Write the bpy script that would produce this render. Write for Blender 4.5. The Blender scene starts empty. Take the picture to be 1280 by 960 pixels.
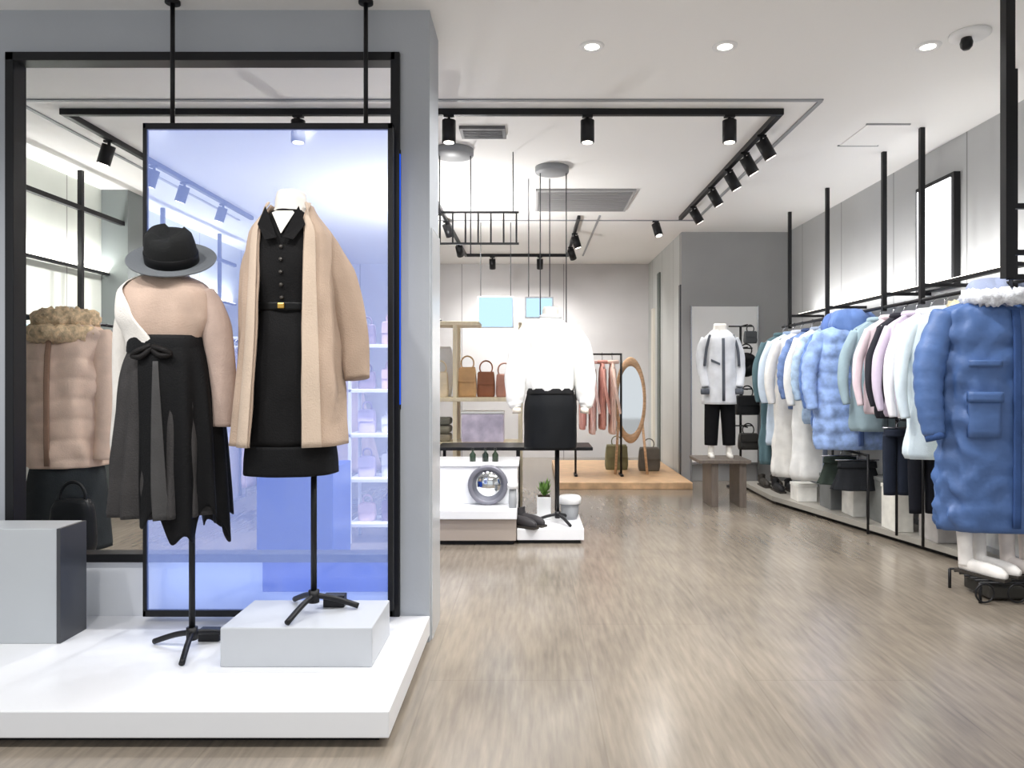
import bpy, math, random
from mathutils import Vector, noise
PI = math.pi
S = bpy.context.scene
C = S.collection
random.seed(7)
F = 900.0
CAMZ = 1.12
CEIL = 2.66
def px(x, y, d):                       # a point of the place seen at photo pixel x, y at depth d
    return ((x-665)*d/F, d, CAMZ+(470-y)*d/F)

# ------------------------------------------------------------------ materials
def lin(c):
    c = c/255.0
    return c/12.92 if c <= .04045 else ((c+.055)/1.055)**2.4
def rgb(r, g, b): return (lin(r), lin(g), lin(b), 1)
def mat(name, col, rough=.6, metal=0, bump=0, bscale=60, vary=0, vscale=6, stretch=(1,1,1), spec=.5, sheen=0, emit=None, es=1.0):
    m = bpy.data.materials.new(name); m.use_nodes = True
    nt = m.node_tree; b = nt.nodes['Principled BSDF']
    b.inputs['Base Color'].default_value = rgb(*col)
    b.inputs['Roughness'].default_value = rough
    b.inputs['Metallic'].default_value = metal
    b.inputs['Specular IOR Level'].default_value = spec
    if sheen: b.inputs['Sheen Weight'].default_value = sheen
    if emit:
        b.inputs['Emission Color'].default_value = rgb(*emit); b.inputs['Emission Strength'].default_value = es
    if bump or vary:
        tc = nt.nodes.new('ShaderNodeTexCoord'); mp = nt.nodes.new('ShaderNodeMapping')
        mp.inputs['Scale'].default_value = stretch
        nt.links.new(tc.outputs['Object'], mp.inputs['Vector'])
        if vary:
            n = nt.nodes.new('ShaderNodeTexNoise'); n.inputs['Scale'].default_value = vscale; n.inputs['Detail'].default_value = 4
            nt.links.new(mp.outputs['Vector'], n.inputs['Vector'])
            r = nt.nodes.new('ShaderNodeValToRGB')
            lo = [max(0, c*(1-vary)) for c in col]; hi = [min(255, c*(1+vary*.8)) for c in col]
            r.color_ramp.elements[0].position = .32; r.color_ramp.elements[1].position = .68
            r.color_ramp.elements[0].color = rgb(*lo); r.color_ramp.elements[1].color = rgb(*hi)
            nt.links.new(n.outputs['Fac'], r.inputs['Fac']); nt.links.new(r.outputs['Color'], b.inputs['Base Color'])
        if bump:
            n2 = nt.nodes.new('ShaderNodeTexNoise'); n2.inputs['Scale'].default_value = bscale; n2.inputs['Detail'].default_value = 3
            nt.links.new(mp.outputs['Vector'], n2.inputs['Vector'])
            bp = nt.nodes.new('ShaderNodeBump'); bp.inputs['Strength'].default_value = bump; bp.inputs['Distance'].default_value = .01
            nt.links.new(n2.outputs['Fac'], bp.inputs['Height']); nt.links.new(bp.outputs['Normal'], b.inputs['Normal'])
    return m
def emitter(name, col, s):
    m = bpy.data.materials.new(name); m.use_nodes = True; nt = m.node_tree; nt.nodes.clear()
    e = nt.nodes.new('ShaderNodeEmission'); o = nt.nodes.new('ShaderNodeOutputMaterial')
    e.inputs['Color'].default_value = rgb(*col); e.inputs['Strength'].default_value = s
    nt.links.new(e.outputs['Emission'], o.inputs['Surface']); return m
_cl = {}
def cloth(col, rough=.85, bump=.25, vary=.06, vscale=9, stretch=(1,1,1)):
    k = (col, rough, bump, vary, vscale, stretch)
    if k not in _cl:
        _cl[k] = mat('cloth_%d_%d_%d' % col, col, rough, 0, bump, 180, vary, vscale, stretch, .2, .1 if sum(col) > 300 else 0)
    return _cl[k]
M = {}
M['black'] = mat('black_metal', (22,22,25), .42, .2, spec=.4)
M['darkgrey'] = mat('dark_grey_metal', (70,72,76), .45, .2)
M['midgrey'] = mat('grey_paint', (150,152,155), .5)
M['white'] = mat('white_lacquer', (236,237,240), .28, bump=.02, bscale=20)
M['whitematte'] = mat('white_matte', (238,238,238), .7)
M['chrome'] = mat('brushed_steel', (190,190,195), .25, .9)
M['cream_wood'] = mat('cream_wood', (240,226,196), .5, 0, .03, 30, .03, 5, (6,6,1))
M['oak'] = mat('oak_wood', (204,168,130), .45, 0, .06, 30, .12, 5, (2,14,2))
M['tanwood'] = mat('tan_wood', (206,168,132), .45, 0, .05, 30, .1, 6, (3,3,10))
M['form'] = mat('mannequin_white', (232,228,220), .5, bump=.05, bscale=150)
M['blueplinth'] = mat('blue_lacquer', (18,66,165), .35)
M['mirror'] = mat('mirror_glass', (225,228,230), .04, 1)
M['leaf'] = mat('leaf_green', (110,150,70), .5, 0, 0, 0, .25, 20)
M['gold'] = mat('gold_metal', (200,160,80), .3, .9)
M['ceil'] = mat('ceiling_paint', (243,242,240), .85)
M['downlight'] = emitter('lamp_white', (255,250,240), 9)
M['lens'] = emitter('spot_lens', (255,248,235), 5)
M['screen'] = emitter('lightbox_white', (252,253,255), 2.2)
M['bluescreen'] = emitter('lightbox_blue', (190,226,255), 1.1)
M['led'] = emitter('led_blue', (40,100,255), .7)

# ------------------------------------------------------------------ objects
def tag(o, label, cat, group=None):
    o['label'] = label; o['category'] = cat
    if group: o['group'] = group
    return o
def thing(name, label, cat, loc, rz=0, group=None):
    o = bpy.data.objects.new(name, None); C.objects.link(o)
    o.location = loc; o.rotation_euler = (0, 0, rz); o.empty_display_size = .1
    return tag(o, label, cat, group)
class MB:
    def __init__(s): s.v = []; s.f = []; s.sm = []
    def add(s, vs, fs, smooth=False):
        b = len(s.v); s.v += [tuple(v) for v in vs]
        for f in fs: s.f.append(tuple(i+b for i in f)); s.sm.append(smooth)
        return s
    def box(s, x0, x1, y0, y1, z0, z1):
        x0, x1 = min(x0,x1), max(x0,x1); y0, y1 = min(y0,y1), max(y0,y1); z0, z1 = min(z0,z1), max(z0,z1)
        return s.add([(x0,y0,z0),(x1,y0,z0),(x1,y1,z0),(x0,y1,z0),(x0,y0,z1),(x1,y0,z1),(x1,y1,z1),(x0,y1,z1)],
              [(0,3,2,1),(4,5,6,7),(0,1,5,4),(1,2,6,5),(2,3,7,6),(3,0,4,7)])
    def prism(s, poly, z0, z1):
        n = len(poly)
        vs = [(x,y,z0) for x,y in poly]+[(x,y,z1) for x,y in poly]
        return s.add(vs, [tuple(range(n-1,-1,-1)), tuple(range(n,2*n))]+[(i,(i+1)%n,n+(i+1)%n,n+i) for i in range(n)])
    def tube(s, pts, rad, n=14, cap=True, flat=1.0, wr=0, seed=0, quilt=None):
        pts = [Vector(p) for p in pts]
        if not isinstance(rad, (list, tuple)): rad = [rad]*len(pts)
        vs = []; fs = []; up = None
        for i, p in enumerate(pts):
            d = (pts[min(i+1,len(pts)-1)]-pts[max(i-1,0)]).normalized()
            if up is None:
                up = Vector((0,1,0)) if abs(d.y) < .9 else Vector((1,0,0))
            a = (up - d*up.dot(d)).normalized(); b = d.cross(a); up = a
            for k in range(n):
                t = 2*PI*k/n; r = rad[i]
                if wr: r *= 1+wr*noise.noise(p*14+Vector((math.cos(t)*1.3+seed, math.sin(t)*1.3, i*.5)))
                if quilt: r += quilt[0]*(abs(math.sin(PI*i*quilt[1]))**.6-.5)
                vs.append(p+(a*math.cos(t)*flat+b*math.sin(t))*r)
        m = len(pts)
        for i in range(m-1):
            for k in range(n):
                k2 = (k+1)%n; fs.append((i*n+k, i*n+k2, (i+1)*n+k2, (i+1)*n+k))
        if cap:
            fs.append(tuple(range(n-1,-1,-1))); fs.append(tuple(range((m-1)*n, m*n)))
        return s.add(vs, fs, True)
    def cyl(s, p0, p1, r, n=20):
        return s.tube([p0, p1], r, n)
    def lathe(s, prof, c=(0,0,0), n=32, caps=True):
        vs = []; fs = []; m = len(prof)
        for r, z in prof:
            for k in range(n):
                t = 2*PI*k/n; vs.append((c[0]+r*math.cos(t), c[1]+r*math.sin(t), c[2]+z))
        for i in range(m-1):
            for k in range(n):
                k2 = (k+1)%n; fs.append((i*n+k, i*n+k2, (i+1)*n+k2, (i+1)*n+k))
        if caps and prof[0][0] > 1e-4: fs.append(tuple(range(n-1,-1,-1)))
        if caps and prof[-1][0] > 1e-4: fs.append(tuple(range((m-1)*n, m*n)))
        return s.add(vs, fs, True)
    def torus(s, c, R, r, axis='y', sx=1, sz=1, n=40, m=10, jitter=0, seed=0):
        vs = []; fs = []
        for i in range(n):
            a = 2*PI*i/n
            for k in range(m):
                b = 2*PI*k/m
                rr = r*(1+(jitter*noise.noise(Vector((a*9+seed, b*5, 3)))+jitter*random.uniform(-.4,.4) if jitter else 0))
                q = R+rr*math.cos(b); h = rr*math.sin(b)
                u, w = q*math.cos(a)*sx, q*math.sin(a)*sz
                vs.append((c[0]+u, c[1]+h, c[2]+w) if axis == 'y' else (c[0]+u, c[1]+w, c[2]+h))
        for i in range(n):
            for k in range(m):
                i2, k2 = (i+1)%n, (k+1)%m; fs.append((i*m+k, i2*m+k, i2*m+k2, i*m+k2))
        return s.add(vs, fs, True)
    def build(s, name, material, parent=None, world=True, bevel=0, solid=0, sub=0):
        off = Vector((0,0,0)); loc = None
        if parent is not None:
            r = parent
            while r.parent: r = r.parent
            if world: off = r.location.copy()
        elif world:
            xs = [v[0] for v in s.v]; ys = [v[1] for v in s.v]; zs = [v[2] for v in s.v]
            off = Vector(((min(xs)+max(xs))/2, (min(ys)+max(ys))/2, min(zs))); loc = off
        me = bpy.data.meshes.new(name)
        me.from_pydata([(v[0]-off.x, v[1]-off.y, v[2]-off.z) for v in s.v], [], s.f)
        me.polygons.foreach_set('use_smooth', s.sm); me.materials.append(material); me.update()
        o = bpy.data.objects.new(name, me); C.objects.link(o)
        if parent is not None: o.parent = parent
        elif loc is not None: o.location = loc
        if bevel:
            md = o.modifiers.new('bevel', 'BEVEL'); md.width = bevel; md.segments = 2; md.limit_method = 'ANGLE'
        if solid:
            md = o.modifiers.new('solid', 'SOLIDIFY'); md.thickness = solid; md.offset = -1
        if sub:
            md = o.modifiers.new('sub', 'SUBSURF'); md.levels = sub; md.render_levels = sub
        return o
def struct(name, mb, m, parent=None, **k):
    o = mb.build(name, m, parent, **k)
    if parent is None: o['kind'] = 'structure'
    return o

def interp(keys, z):
    ks = sorted(keys, key=lambda k: -k[0])
    if z >= ks[0][0]: return ks[0][1:]
    for i in range(len(ks)-1):
        a, b = ks[i], ks[i+1]
        if a[0] >= z >= b[0]:
            h = b[0]-a[0]; t = (z-a[0])/h
            def sl(j, q):
                lo, hi = max(j-1,0), min(j+1,len(ks)-1)
                return (ks[hi][q]-ks[lo][q])/(ks[hi][0]-ks[lo][0])
            out = []
            for q in range(1, len(a)):
                m0, m1 = sl(i,q)*h, sl(i+1,q)*h; d = b[q]-a[q]
                if abs(d) < 1e-9: m0 = m1 = 0
                else:
                    m0 = max(min(m0/d, 2.5), 0)*d; m1 = max(min(m1/d, 2.5), 0)*d
                out.append(a[q]*(2*t**3-3*t*t+1)+m0*(t**3-2*t*t+t)+b[q]*(3*t*t-2*t**3)+m1*(t**3-t*t))
            return out
    return ks[-1][1:]
def drape(mb, keys, n=56, m=36, fold=None, quilt=None, wr=0, wf=9, seed=0, p=2.3, hem=None, off=0, caps=True):
    # keys: (z, cx, cy, rx, ry[, a0, a1 in degrees]); the front faces -y at -90 degrees
    zt = max(k[0] for k in keys); zb = min(k[0] for k in keys); arc = len(keys[0]) > 5
    vs = []; fs = []; nn = n+1 if arc else n
    for i in range(m+1):
        t = i/m; z = zt+(zb-zt)*t
        K = interp(keys, z); cx, cy, rx, ry = K[:4]
        for k in range(nn):
            if arc: th = math.radians(K[4]+(K[5]-K[4])*k/n)
            else: th = 2*PI*k/n
            ct, st = math.cos(th), math.sin(th)
            ux = math.copysign(abs(ct)**(2/p), ct); uy = math.copysign(abs(st)**(2/p), st)
            g = 1.0
            if fold: g += fold[0]*(t**.8)*math.sin(fold[1]*th+fold[2]+.8*math.sin(2.3*th+seed))
            if wr: g += wr*noise.noise(Vector((ux*wf*.3+seed, uy*wf*.3, z*wf*.8)))/max(rx,.08)*.3
            o = off
            if quilt: o += quilt[0]*(abs(math.sin(PI*(z+.01*math.sin(3*th+seed))/quilt[1]))**.55-.6)
            zz = z+(hem(th, t) if hem else 0)
            vs.append((cx+ux*(rx*g+o), cy+uy*(ry*g+o), zz))
    for i in range(m):
        for k in range(n):
            k2 = k+1 if arc else (k+1)%n
            fs.append((i*nn+k, (i+1)*nn+k, (i+1)*nn+k2, i*nn+k2))
    if not arc and caps:
        fs.append(tuple(range(nn))); fs.append(tuple(range(m*nn+nn-1, m*nn-1, -1)))
    return mb.add(vs, fs, True)
def front_y(keys, x, z, p=2.3):
    K = interp(keys, z); u = min(1, abs((x-K[0])/K[2]))
    return K[1]-K[3]*(1-u**p)**(1/p)
def patch(mb, keys, x0, x1, z0, z1, lift=.008, thick=.008, nx=8, nz=5, skew=0):
    vs = []; fs = []
    for L in (lift, lift-thick):
        for j in range(nz+1):
            for i in range(nx+1):
                x = x0+(x1-x0)*i/nx; z = z0+(z1-z0)*j/nz + skew*(x-x0)
                vs.append((x, front_y(keys, x, z)-L, z))
    w = nx+1; h = (nx+1)*(nz+1)
    for j in range(nz):
        for i in range(nx):
            a = j*w+i; fs += [(a, a+1, a+w+1, a+w), (h+a, h+a+w, h+a+w+1, h+a+1)]
    for i in range(nx):
        fs += [(i, h+i, h+i+1, i+1)]; a = nz*w+i; fs += [(a, a+1, h+a+1, h+a)]
    for j in range(nz):
        a = j*w; fs += [(a, a+w, h+a+w, h+a)]; b = a+nx; fs += [(b, h+b, h+b+w, b+w)]
    return mb.add(vs, fs, True)
def spline(pts, k=8):
    P = [Vector(p) for p in pts]; out = []
    for i in range(len(P)-1):
        a = P[max(i-1,0)]; b = P[i]; c = P[i+1]; d = P[min(i+2,len(P)-1)]
        for j in range(k):
            t = j/k
            out.append(.5*((2*b)+(c-a)*t+(2*a-5*b+4*c-d)*t*t+(3*b-a-3*c+d)*t**3))
    out.append(P[-1]); return out
def lerpl(r, n):
    out = []
    for i in range(n):
        t = i/(n-1)*(len(r)-1); a = min(int(t), len(r)-2); out.append(r[a]+(r[a+1]-r[a])*(t-a))
    return out
def sleeve(parent, pts, radii, m, name='sleeve', wr=.12, seed=0, quilt=None, flat=.85, world=False):
    sp = spline(pts, 8); mb = MB(); mb.tube(sp, lerpl(radii, len(sp)), 20, True, flat, wr, seed, quilt)
    return mb.build(name, m, parent, world)

# ------------------------------------------------------------------ room shell
def floor_material():
    m = bpy.data.materials.new('stone_plank_floor'); m.use_nodes = True; nt = m.node_tree; b = nt.nodes['Principled BSDF']
    tc = nt.nodes.new('ShaderNodeTexCoord')
    def mp(s):
        n = nt.nodes.new('ShaderNodeMapping'); n.inputs['Scale'].default_value = s
        nt.links.new(tc.outputs['Object'], n.inputs['Vector']); return n
    def nz(s, scale, det=5):
        n = nt.nodes.new('ShaderNodeTexNoise'); n.inputs['Scale'].default_value = scale; n.inputs['Detail'].default_value = det
        nt.links.new(mp(s).outputs['Vector'], n.inputs['Vector']); return n
    streak = nz((30, 3.0, 1), 1.6); blot = nz((1, .6, 1), 1.3)
    mx = nt.nodes.new('ShaderNodeMix'); mx.data_type = 'FLOAT'; mx.inputs[0].default_value = .6
    nt.links.new(streak.outputs['Fac'], mx.inputs[2]); nt.links.new(blot.outputs['Fac'], mx.inputs[3])
    r = nt.nodes.new('ShaderNodeValToRGB')
    r.color_ramp.elements[0].position = .33; r.color_ramp.elements[0].color = rgb(110,102,93)
    r.color_ramp.elements[1].position = .66; r.color_ramp.elements[1].color = rgb(153,142,128)
    nt.links.new(mx.outputs[0], r.inputs['Fac'])
    br = nt.nodes.new('ShaderNodeTexBrick'); br.offset = .5
    br.inputs['Scale'].default_value = 1; br.inputs['Brick Width'].default_value = 1.2; br.inputs['Row Height'].default_value = .6
    br.inputs['Mortar Size'].default_value = .003
    br.inputs['Color1'].default_value = (1,1,1,1); br.inputs['Color2'].default_value = (.97,.97,.97,1); br.inputs['Mortar'].default_value = (.86,.86,.86,1)
    bm = mp((1,1,1)); bm.inputs['Rotation'].default_value = (0,0,PI/2)
    nt.links.new(bm.outputs['Vector'], br.inputs['Vector'])
    mu = nt.nodes.new('ShaderNodeMix'); mu.data_type = 'RGBA'; mu.blend_type = 'MULTIPLY'; mu.inputs[0].default_value = 1
    nt.links.new(r.outputs['Color'], mu.inputs[6]); nt.links.new(br.outputs['Color'], mu.inputs[7])
    nt.links.new(mu.outputs[2], b.inputs['Base Color'])
    rr = nt.nodes.new('ShaderNodeMapRange'); rr.inputs[3].default_value = .15; rr.inputs[4].default_value = .26
    nt.links.new(blot.outputs['Fac'], rr.inputs[0]); nt.links.new(rr.outputs[0], b.inputs['Roughness'])
    b.inputs['Specular IOR Level'].default_value = .95
    bp = nt.nodes.new('ShaderNodeBump'); bp.inputs['Strength'].default_value = .0; bp.inputs['Distance'].default_value = .003
    nt.links.new(streak.outputs['Fac'], bp.inputs['Height']); nt.links.new(bp.outputs['Normal'], b.inputs['Normal'])
    return m
def wall_material(name, col, seam=0, axis=1):
    m = mat(name, col, .75, 0, .04, 90, .03, 1.4)
    if seam:
        nt = m.node_tree; b = nt.nodes['Principled BSDF']
        src = b.inputs['Base Color'].links[0].from_socket
        tc = nt.nodes.new('ShaderNodeTexCoord'); sp = nt.nodes.new('ShaderNodeSeparateXYZ'); nt.links.new(tc.outputs['Object'], sp.inputs[0])
        d = nt.nodes.new('ShaderNodeMath'); d.operation = 'DIVIDE'; d.inputs[1].default_value = seam
        fr = nt.nodes.new('ShaderNodeMath'); fr.operation = 'FRACT'
        lt = nt.nodes.new('ShaderNodeMath'); lt.operation = 'LESS_THAN'; lt.inputs[1].default_value = .012/seam
        nt.links.new(sp.outputs[axis], d.inputs[0]); nt.links.new(d.outputs[0], fr.inputs[0]); nt.links.new(fr.outputs[0], lt.inputs[0])
        mx = nt.nodes.new('ShaderNodeMix'); mx.data_type = 'RGBA'; mx.inputs[7].default_value = rgb(*[c*.72 for c in col])
        nt.links.new(lt.outputs[0], mx.inputs[0]); nt.links.new(src, mx.inputs[6]); nt.links.new(mx.outputs[2], b.inputs['Base Color'])
    return m
XL, XR, YB, YG, XG = -3.56, 2.74, 9.9, 7.7, 1.6
struct('floor', MB().box(-6, XR+.1, -3.5, YB+.1, -.1, 0), floor_material())
struct('ceiling', MB().box(-6, XR+.1, -.6, YB+.1, CEIL, CEIL+.1), M['ceil'])
W1 = wall_material('right_wall_paint', (186,187,188), .92, 1)
W2 = wall_material('concrete_grey', (160,160,160), 0)
W3 = wall_material('back_wall_paint', (208,206,207), 1.4, 0)
W4 = wall_material('left_wall_paint', (206,210,202), 1.1, 1)
struct('wall_right', MB().box(XR, XR+.12, -.6, YG+.12, 0, CEIL), W1)
struct('wall_right_back', MB().box(XG, XR, YG, YG+.12, 0, CEIL), W2)
struct('wall_right_return', MB().box(XG, XG+.12, YG+.12, YB, 0, CEIL), wall_material('return_wall_paint', (196,198,196), .7, 1))
struct('wall_back', MB().box(XL-.1, XG+.12, YB, YB+.12, 0, CEIL), W3)
struct('wall_left', MB().box(XL-.12, XL, 3.31, YB, 0, CEIL), W4)
PG = wall_material('pier_grey', (174,178,184), 0)
# display partition with its big framed opening
A0, A1, Z0, Z1, YP0, YP1, PXR = -2.205, -.572, .345, 2.477, 3.03, 3.31, -.431
w = MB(); w.box(A1, PXR, YP0, YP1, 0, CEIL); w.box(-6, A0, YP0, YP0+.05, 0, CEIL); w.box(A0, A1, YP0, YP0+.05, Z1, CEIL)
struct('wall_front', w, PG)
struct('wall_front_lower', MB().box(A0, A1, YP0, YP0+.05, 0, Z0), mat('white_panel', (226,228,232), .4))
f = MB(); t = .036
f.box(A0, A0+t, YP0-.02, YP0+.06, Z0, Z1); f.box(A1-.02, A1+t*.5, YP0-.02, YP0+.06, .112, Z1)
f.box(A0, A1, YP0-.02, YP0+.06, Z1-t, Z1); f.box(A0, A1, YP0-.02, YP0+.06, Z0-.005, Z0+.03)
struct('window_1', f, M['black'], bevel=.003)
struct('trim_1', MB().box(PXR, PXR+.008, YP0+.03, YP1, .0, 1.75), mat('satin_edge', (205,208,212), .25, .3))   # metal edge on the pier end
struct('trim_2', MB().box(-1.13, A1-.02, YP0-.012, YP0, .215, .345), M['blueplinth'], bevel=.002)            # blue strip below the sill
# shade line of the ceiling step, painted as thin grey strips
def shade_line(n, x0, x1, y0, y1): struct('trim_%d' % n, MB().box(x0, x1, y0, y1, CEIL-.008, CEIL), M['midgrey'])
shade_line(3, -2.9, 1.62, 4.0, 4.025); shade_line(4, 1.60, 1.625, 4.025, 7.1); shade_line(5, -2.9, -2.875, 4.025, 7.1)
shade_line(6, .64, .66, 6.9, 9.2); shade_line(7, -1.3, 1.62, 7.1, 7.125)
# door recess on the return wall
d = MB(); d.box(XG-.02, XG, 8.95, 9.10, 0, CEIL-.25); struct('trim_8', d, mat('olive_post', (98,104,100), .5))
struct('trim_9', MB().box(XG-.03, XG, 9.35, 9.5, 0, 2.0), mat('pale_post', (225,222,210), .5))
struct('trim_10', MB().box(XG-.012, XG, 7.72, 7.8, 0, 2.1), M['darkgrey'])
struct('baseboard_right', MB().box(XR-.015, XR, 1, YG, 0, .1), M['midgrey'])

# ------------------------------------------------------------------ display platform, risers, plinths
p = thing('display_platform', 'long white low display platform under the two dressed busts', 'platform', (-1.7, 2.2, 0))
MB().box(-3.4, -.43, 2.165, YP0-.001, .03, .112).build('deck', M['white'], p, bevel=.004)
MB().box(-3.4, -.47, 2.215, YP0-.001, 0, .03).build('toe_kick', M['black'], p)
r = MB().box(-1.079, -.553, 2.49, 2.80, .112, .249).build('riser', mat('riser_white', (190,193,198), .35, bump=.02), bevel=.004)
tag(r, 'small white riser box under the camel coat bust', 'riser')
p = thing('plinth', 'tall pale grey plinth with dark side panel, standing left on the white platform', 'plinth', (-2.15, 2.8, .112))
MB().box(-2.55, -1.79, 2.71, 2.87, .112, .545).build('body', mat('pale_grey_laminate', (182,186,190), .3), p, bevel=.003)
MB().box(-1.79, -1.775, 2.71, 2.87, .112, .545).build('side_panel', mat('charcoal_panel', (62,64,68), .3), p, bevel=.002)['label'] = 'charcoal side panel'  # thin dark grey box over the plinth's right side
for i, (x, y, d_, l) in enumerate([(262, 810, 2.74, 'small black sign block lying beside the hat bust stand'), (418, 762, 2.72, 'small black sign block on the riser by the coat bust stand')]):
    X = (x-665)*d_/F; zb = .112 if i == 0 else .249
    q = MB(); q.prism([(X-.04, d_-.012), (X+.04, d_-.012), (X+.04, d_+.03), (X-.04, d_+.03)], zb, zb+.045)
    tag(q.build('sign_block', M['black'], bevel=.003), l, 'sign')

# hanging tinted glass panel
g = thing('hanging_screen', 'translucent glowing blue screen in thin black frame hanging before the opening', 'panel', (-1.08, 2.95, .14))
gx0, gx1, gz0, gz1, gy = -1.592, -.568, .135, 2.155, 2.955
fr = MB(); ft = .018
fr.box(gx0, gx0+.014, gy-.012, gy+.012, gz0, gz1); fr.box(gx1-.022, gx1, gy-.012, gy+.012, gz0, gz1)
fr.box(gx0, gx1, gy-.012, gy+.012, gz1-.024, gz1); fr.box(gx0, gx1, gy-.012, gy+.012, gz0, gz0+.026)
fr.build('frame', M['black'], g, bevel=.002)
def film():
    m = bpy.data.materials.new('blue_film_glass'); m.use_nodes = True; nt = m.node_tree; nt.nodes.clear()
    o = nt.nodes.new('ShaderNodeOutputMaterial'); tr = nt.nodes.new('ShaderNodeBsdfTransparent'); tr.inputs[0].default_value = (.93,.96,1,1)
    tl = nt.nodes.new('ShaderNodeBsdfTranslucent'); tl.inputs[0].default_value = (.60,.71,1,1)
    df = nt.nodes.new('ShaderNodeBsdfDiffuse'); df.inputs[0].default_value = (.60,.71,1,1)
    gl = nt.nodes.new('ShaderNodeBsdfGlossy'); gl.inputs[1].default_value = .08
    a = nt.nodes.new('ShaderNodeMixShader'); a.inputs[0].default_value = .5
    nt.links.new(tl.outputs[0], a.inputs[1]); nt.links.new(df.outputs[0], a.inputs[2])
    b = nt.nodes.new('ShaderNodeMixShader'); b.inputs[0].default_value = .13
    nt.links.new(tr.outputs[0], b.inputs[1]); nt.links.new(a.outputs[0], b.inputs[2])
    c = nt.nodes.new('ShaderNodeMixShader'); c.inputs[0].default_value = .03
    nt.links.new(b.outputs[0], c.inputs[1]); nt.links.new(gl.outputs[0], c.inputs[2])
    em = nt.nodes.new('ShaderNodeEmission'); em.inputs[0].default_value = (.30,.42,1,1); em.inputs[1].default_value = .17
    ad = nt.nodes.new('ShaderNodeAddShader'); nt.links.new(c.outputs[0], ad.inputs[0]); nt.links.new(em.outputs[0], ad.inputs[1])
    nt.links.new(ad.outputs[0], o.inputs['Surface']); return m
MB().box(gx0+.012, gx1-.02, gy-.003, gy+.003, gz0+.02, gz1-.02).build('glass', film(), g)
for X in (-1.475, -.682):
    q = MB(); q.cyl((X, gy, gz1-.01), (X, gy, CEIL), .009); q.cyl((X, gy, CEIL-.012), (X, gy, CEIL), .03)
    q.build('rod', M['black'], g)
st = thing('light_strip', 'thin blue lit strip along the right jamb of the framed opening', 'light strip', (-.556, 3.0, .9))  # blue emitter added to give the pier its blue glow
MB().box(-.556, -.551, 3.012, 3.024, 1.0, 2.05).build('strip', M['led'], st)
MB().box(-.5575, -.551, 3.024, 3.0295, .98, 2.07).build('channel', M['black'], st)

# ------------------------------------------------------------------ busts and mannequins
def tripod(root, pole_top, legr=.17, a0=0, pr=.011):
    q = MB(); q.cyl((0,0,.04), (0,0,pole_top), pr); q.build('pole', M['black'], root, False)
    for k in range(3):
        a = a0+2*PI*k/3; q = MB()
        q.tube(spline([(0,0,.062), (legr*.45*math.cos(a), legr*.45*math.sin(a), .045), (legr*math.cos(a), legr*math.sin(a), .011)], 5), .0105, 10)
        q.build('leg', M['black'], root, False)
    q = MB(); q.cyl((0,0,.035), (0,0,.08), .02); q.build('hub', M['black'], root, False)
def plate_base(root, pole_top, r=.16):
    q = MB(); q.lathe([(0,0),(r,0),(r,.008),(r*.9,.014),(.02,.02),(0,.02)]); q.build('base', M['chrome'], root, False)
    q = MB(); q.cyl((0,0,.015), (0,0,pole_top), .012); q.build('pole', M['black'], root, False)
def form(root, cx, zs, ztop, hw=.16, zb=None):
    q = MB(); keys = [(ztop, cx, 0, .05, .05), (ztop-.01, cx, 0, .055, .055), (zs+.06, cx, 0, .058, .056), (zs+.02, cx, 0, .085, .07), (zs-.03, cx, 0, hw*.85, .085), (zs-.1, cx, 0, hw*.9, .1), (zs-.35, cx, 0, hw*.72, .085), ((zb or zs-.55), cx, 0, hw*.9, .1)]
    drape(q, keys, 36, 30); return q.build('torso', M['form'], root, False)
PD = 2.66; K = 338.35
# bust with hat, blouse and two-tone skirt
root = thing('dress_bust', 'dress bust in wide-brim black hat, pink blouse and dark pleated skirt on platform', 'mannequin', (-1.256, PD, .112))
tripod(root, .62, .17, -PI/2+.25)
cx = -.085; zb = .112
L = lambda y: CAMZ+(470-y)/K-zb
form(root, cx, 1.34, 1.44, .15, .85)
bl = [(1.375, cx, 0, .07, .065), (1.355, cx, 0, .115, .085), (1.31, cx, 0, .158, .105), (1.22, cx, 0, .165, .115), (1.13, cx, 0, .128, .10), (1.08, cx, 0, .125, .10)]
q = MB(); drape(q, bl, 64, 36, fold=(.03,9,0), wr=.05, seed=2); q.build('blouse', cloth((196,172,156)), root, False)
sleeve(root, [(cx+.12,0,1.31), (cx+.175,.0,1.18), (cx+.195,.01,.98), (cx+.195,.0,.82)], [.05,.055,.05,.04], cloth((186,164,152)), seed=3)
sleeve(root, [(cx-.12,.01,1.31), (cx-.175,.04,1.18), (cx-.20,.07,.95), (cx-.215,.085,.75), (cx-.215,.09,.60)], [.05,.052,.048,.046,.034], cloth((234,229,222)), seed=5)['label'] = 'long white draped sleeve'
wk = [(1.378, cx, 0, .078, .072, 95, 205), (1.358, cx, 0, .122, .092, 95, 212), (1.312, cx, 0, .166, .112, 95, 226), (1.22, cx, 0, .172, .124, 95, 248), (1.15, cx, 0, .142, .114, 95, 266), (1.10, cx, 0, .132, .106, 95, 272)]
q = MB(); drape(q, wk, 40, 24, fold=(.02,7,1), wr=.04, seed=4, off=.004); q.build('wrap', cloth((238,233,226)), root, False, solid=.004)['label'] = 'white wrap front over one shoulder'
sk = [(1.13, cx, 0, .128, .104), (1.06, cx, 0, .150, .122), (.85, cx, 0, .178, .148), (.62, cx, 0, .192, .165), (.51, cx, 0, .197, .17)]
q = MB(); drape(q, sk, 128, 40, fold=(.075,15,0), wr=.03, seed=1, p=2.1); q.build('skirt', cloth((62,60,60), .9, .4), root, False)
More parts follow.
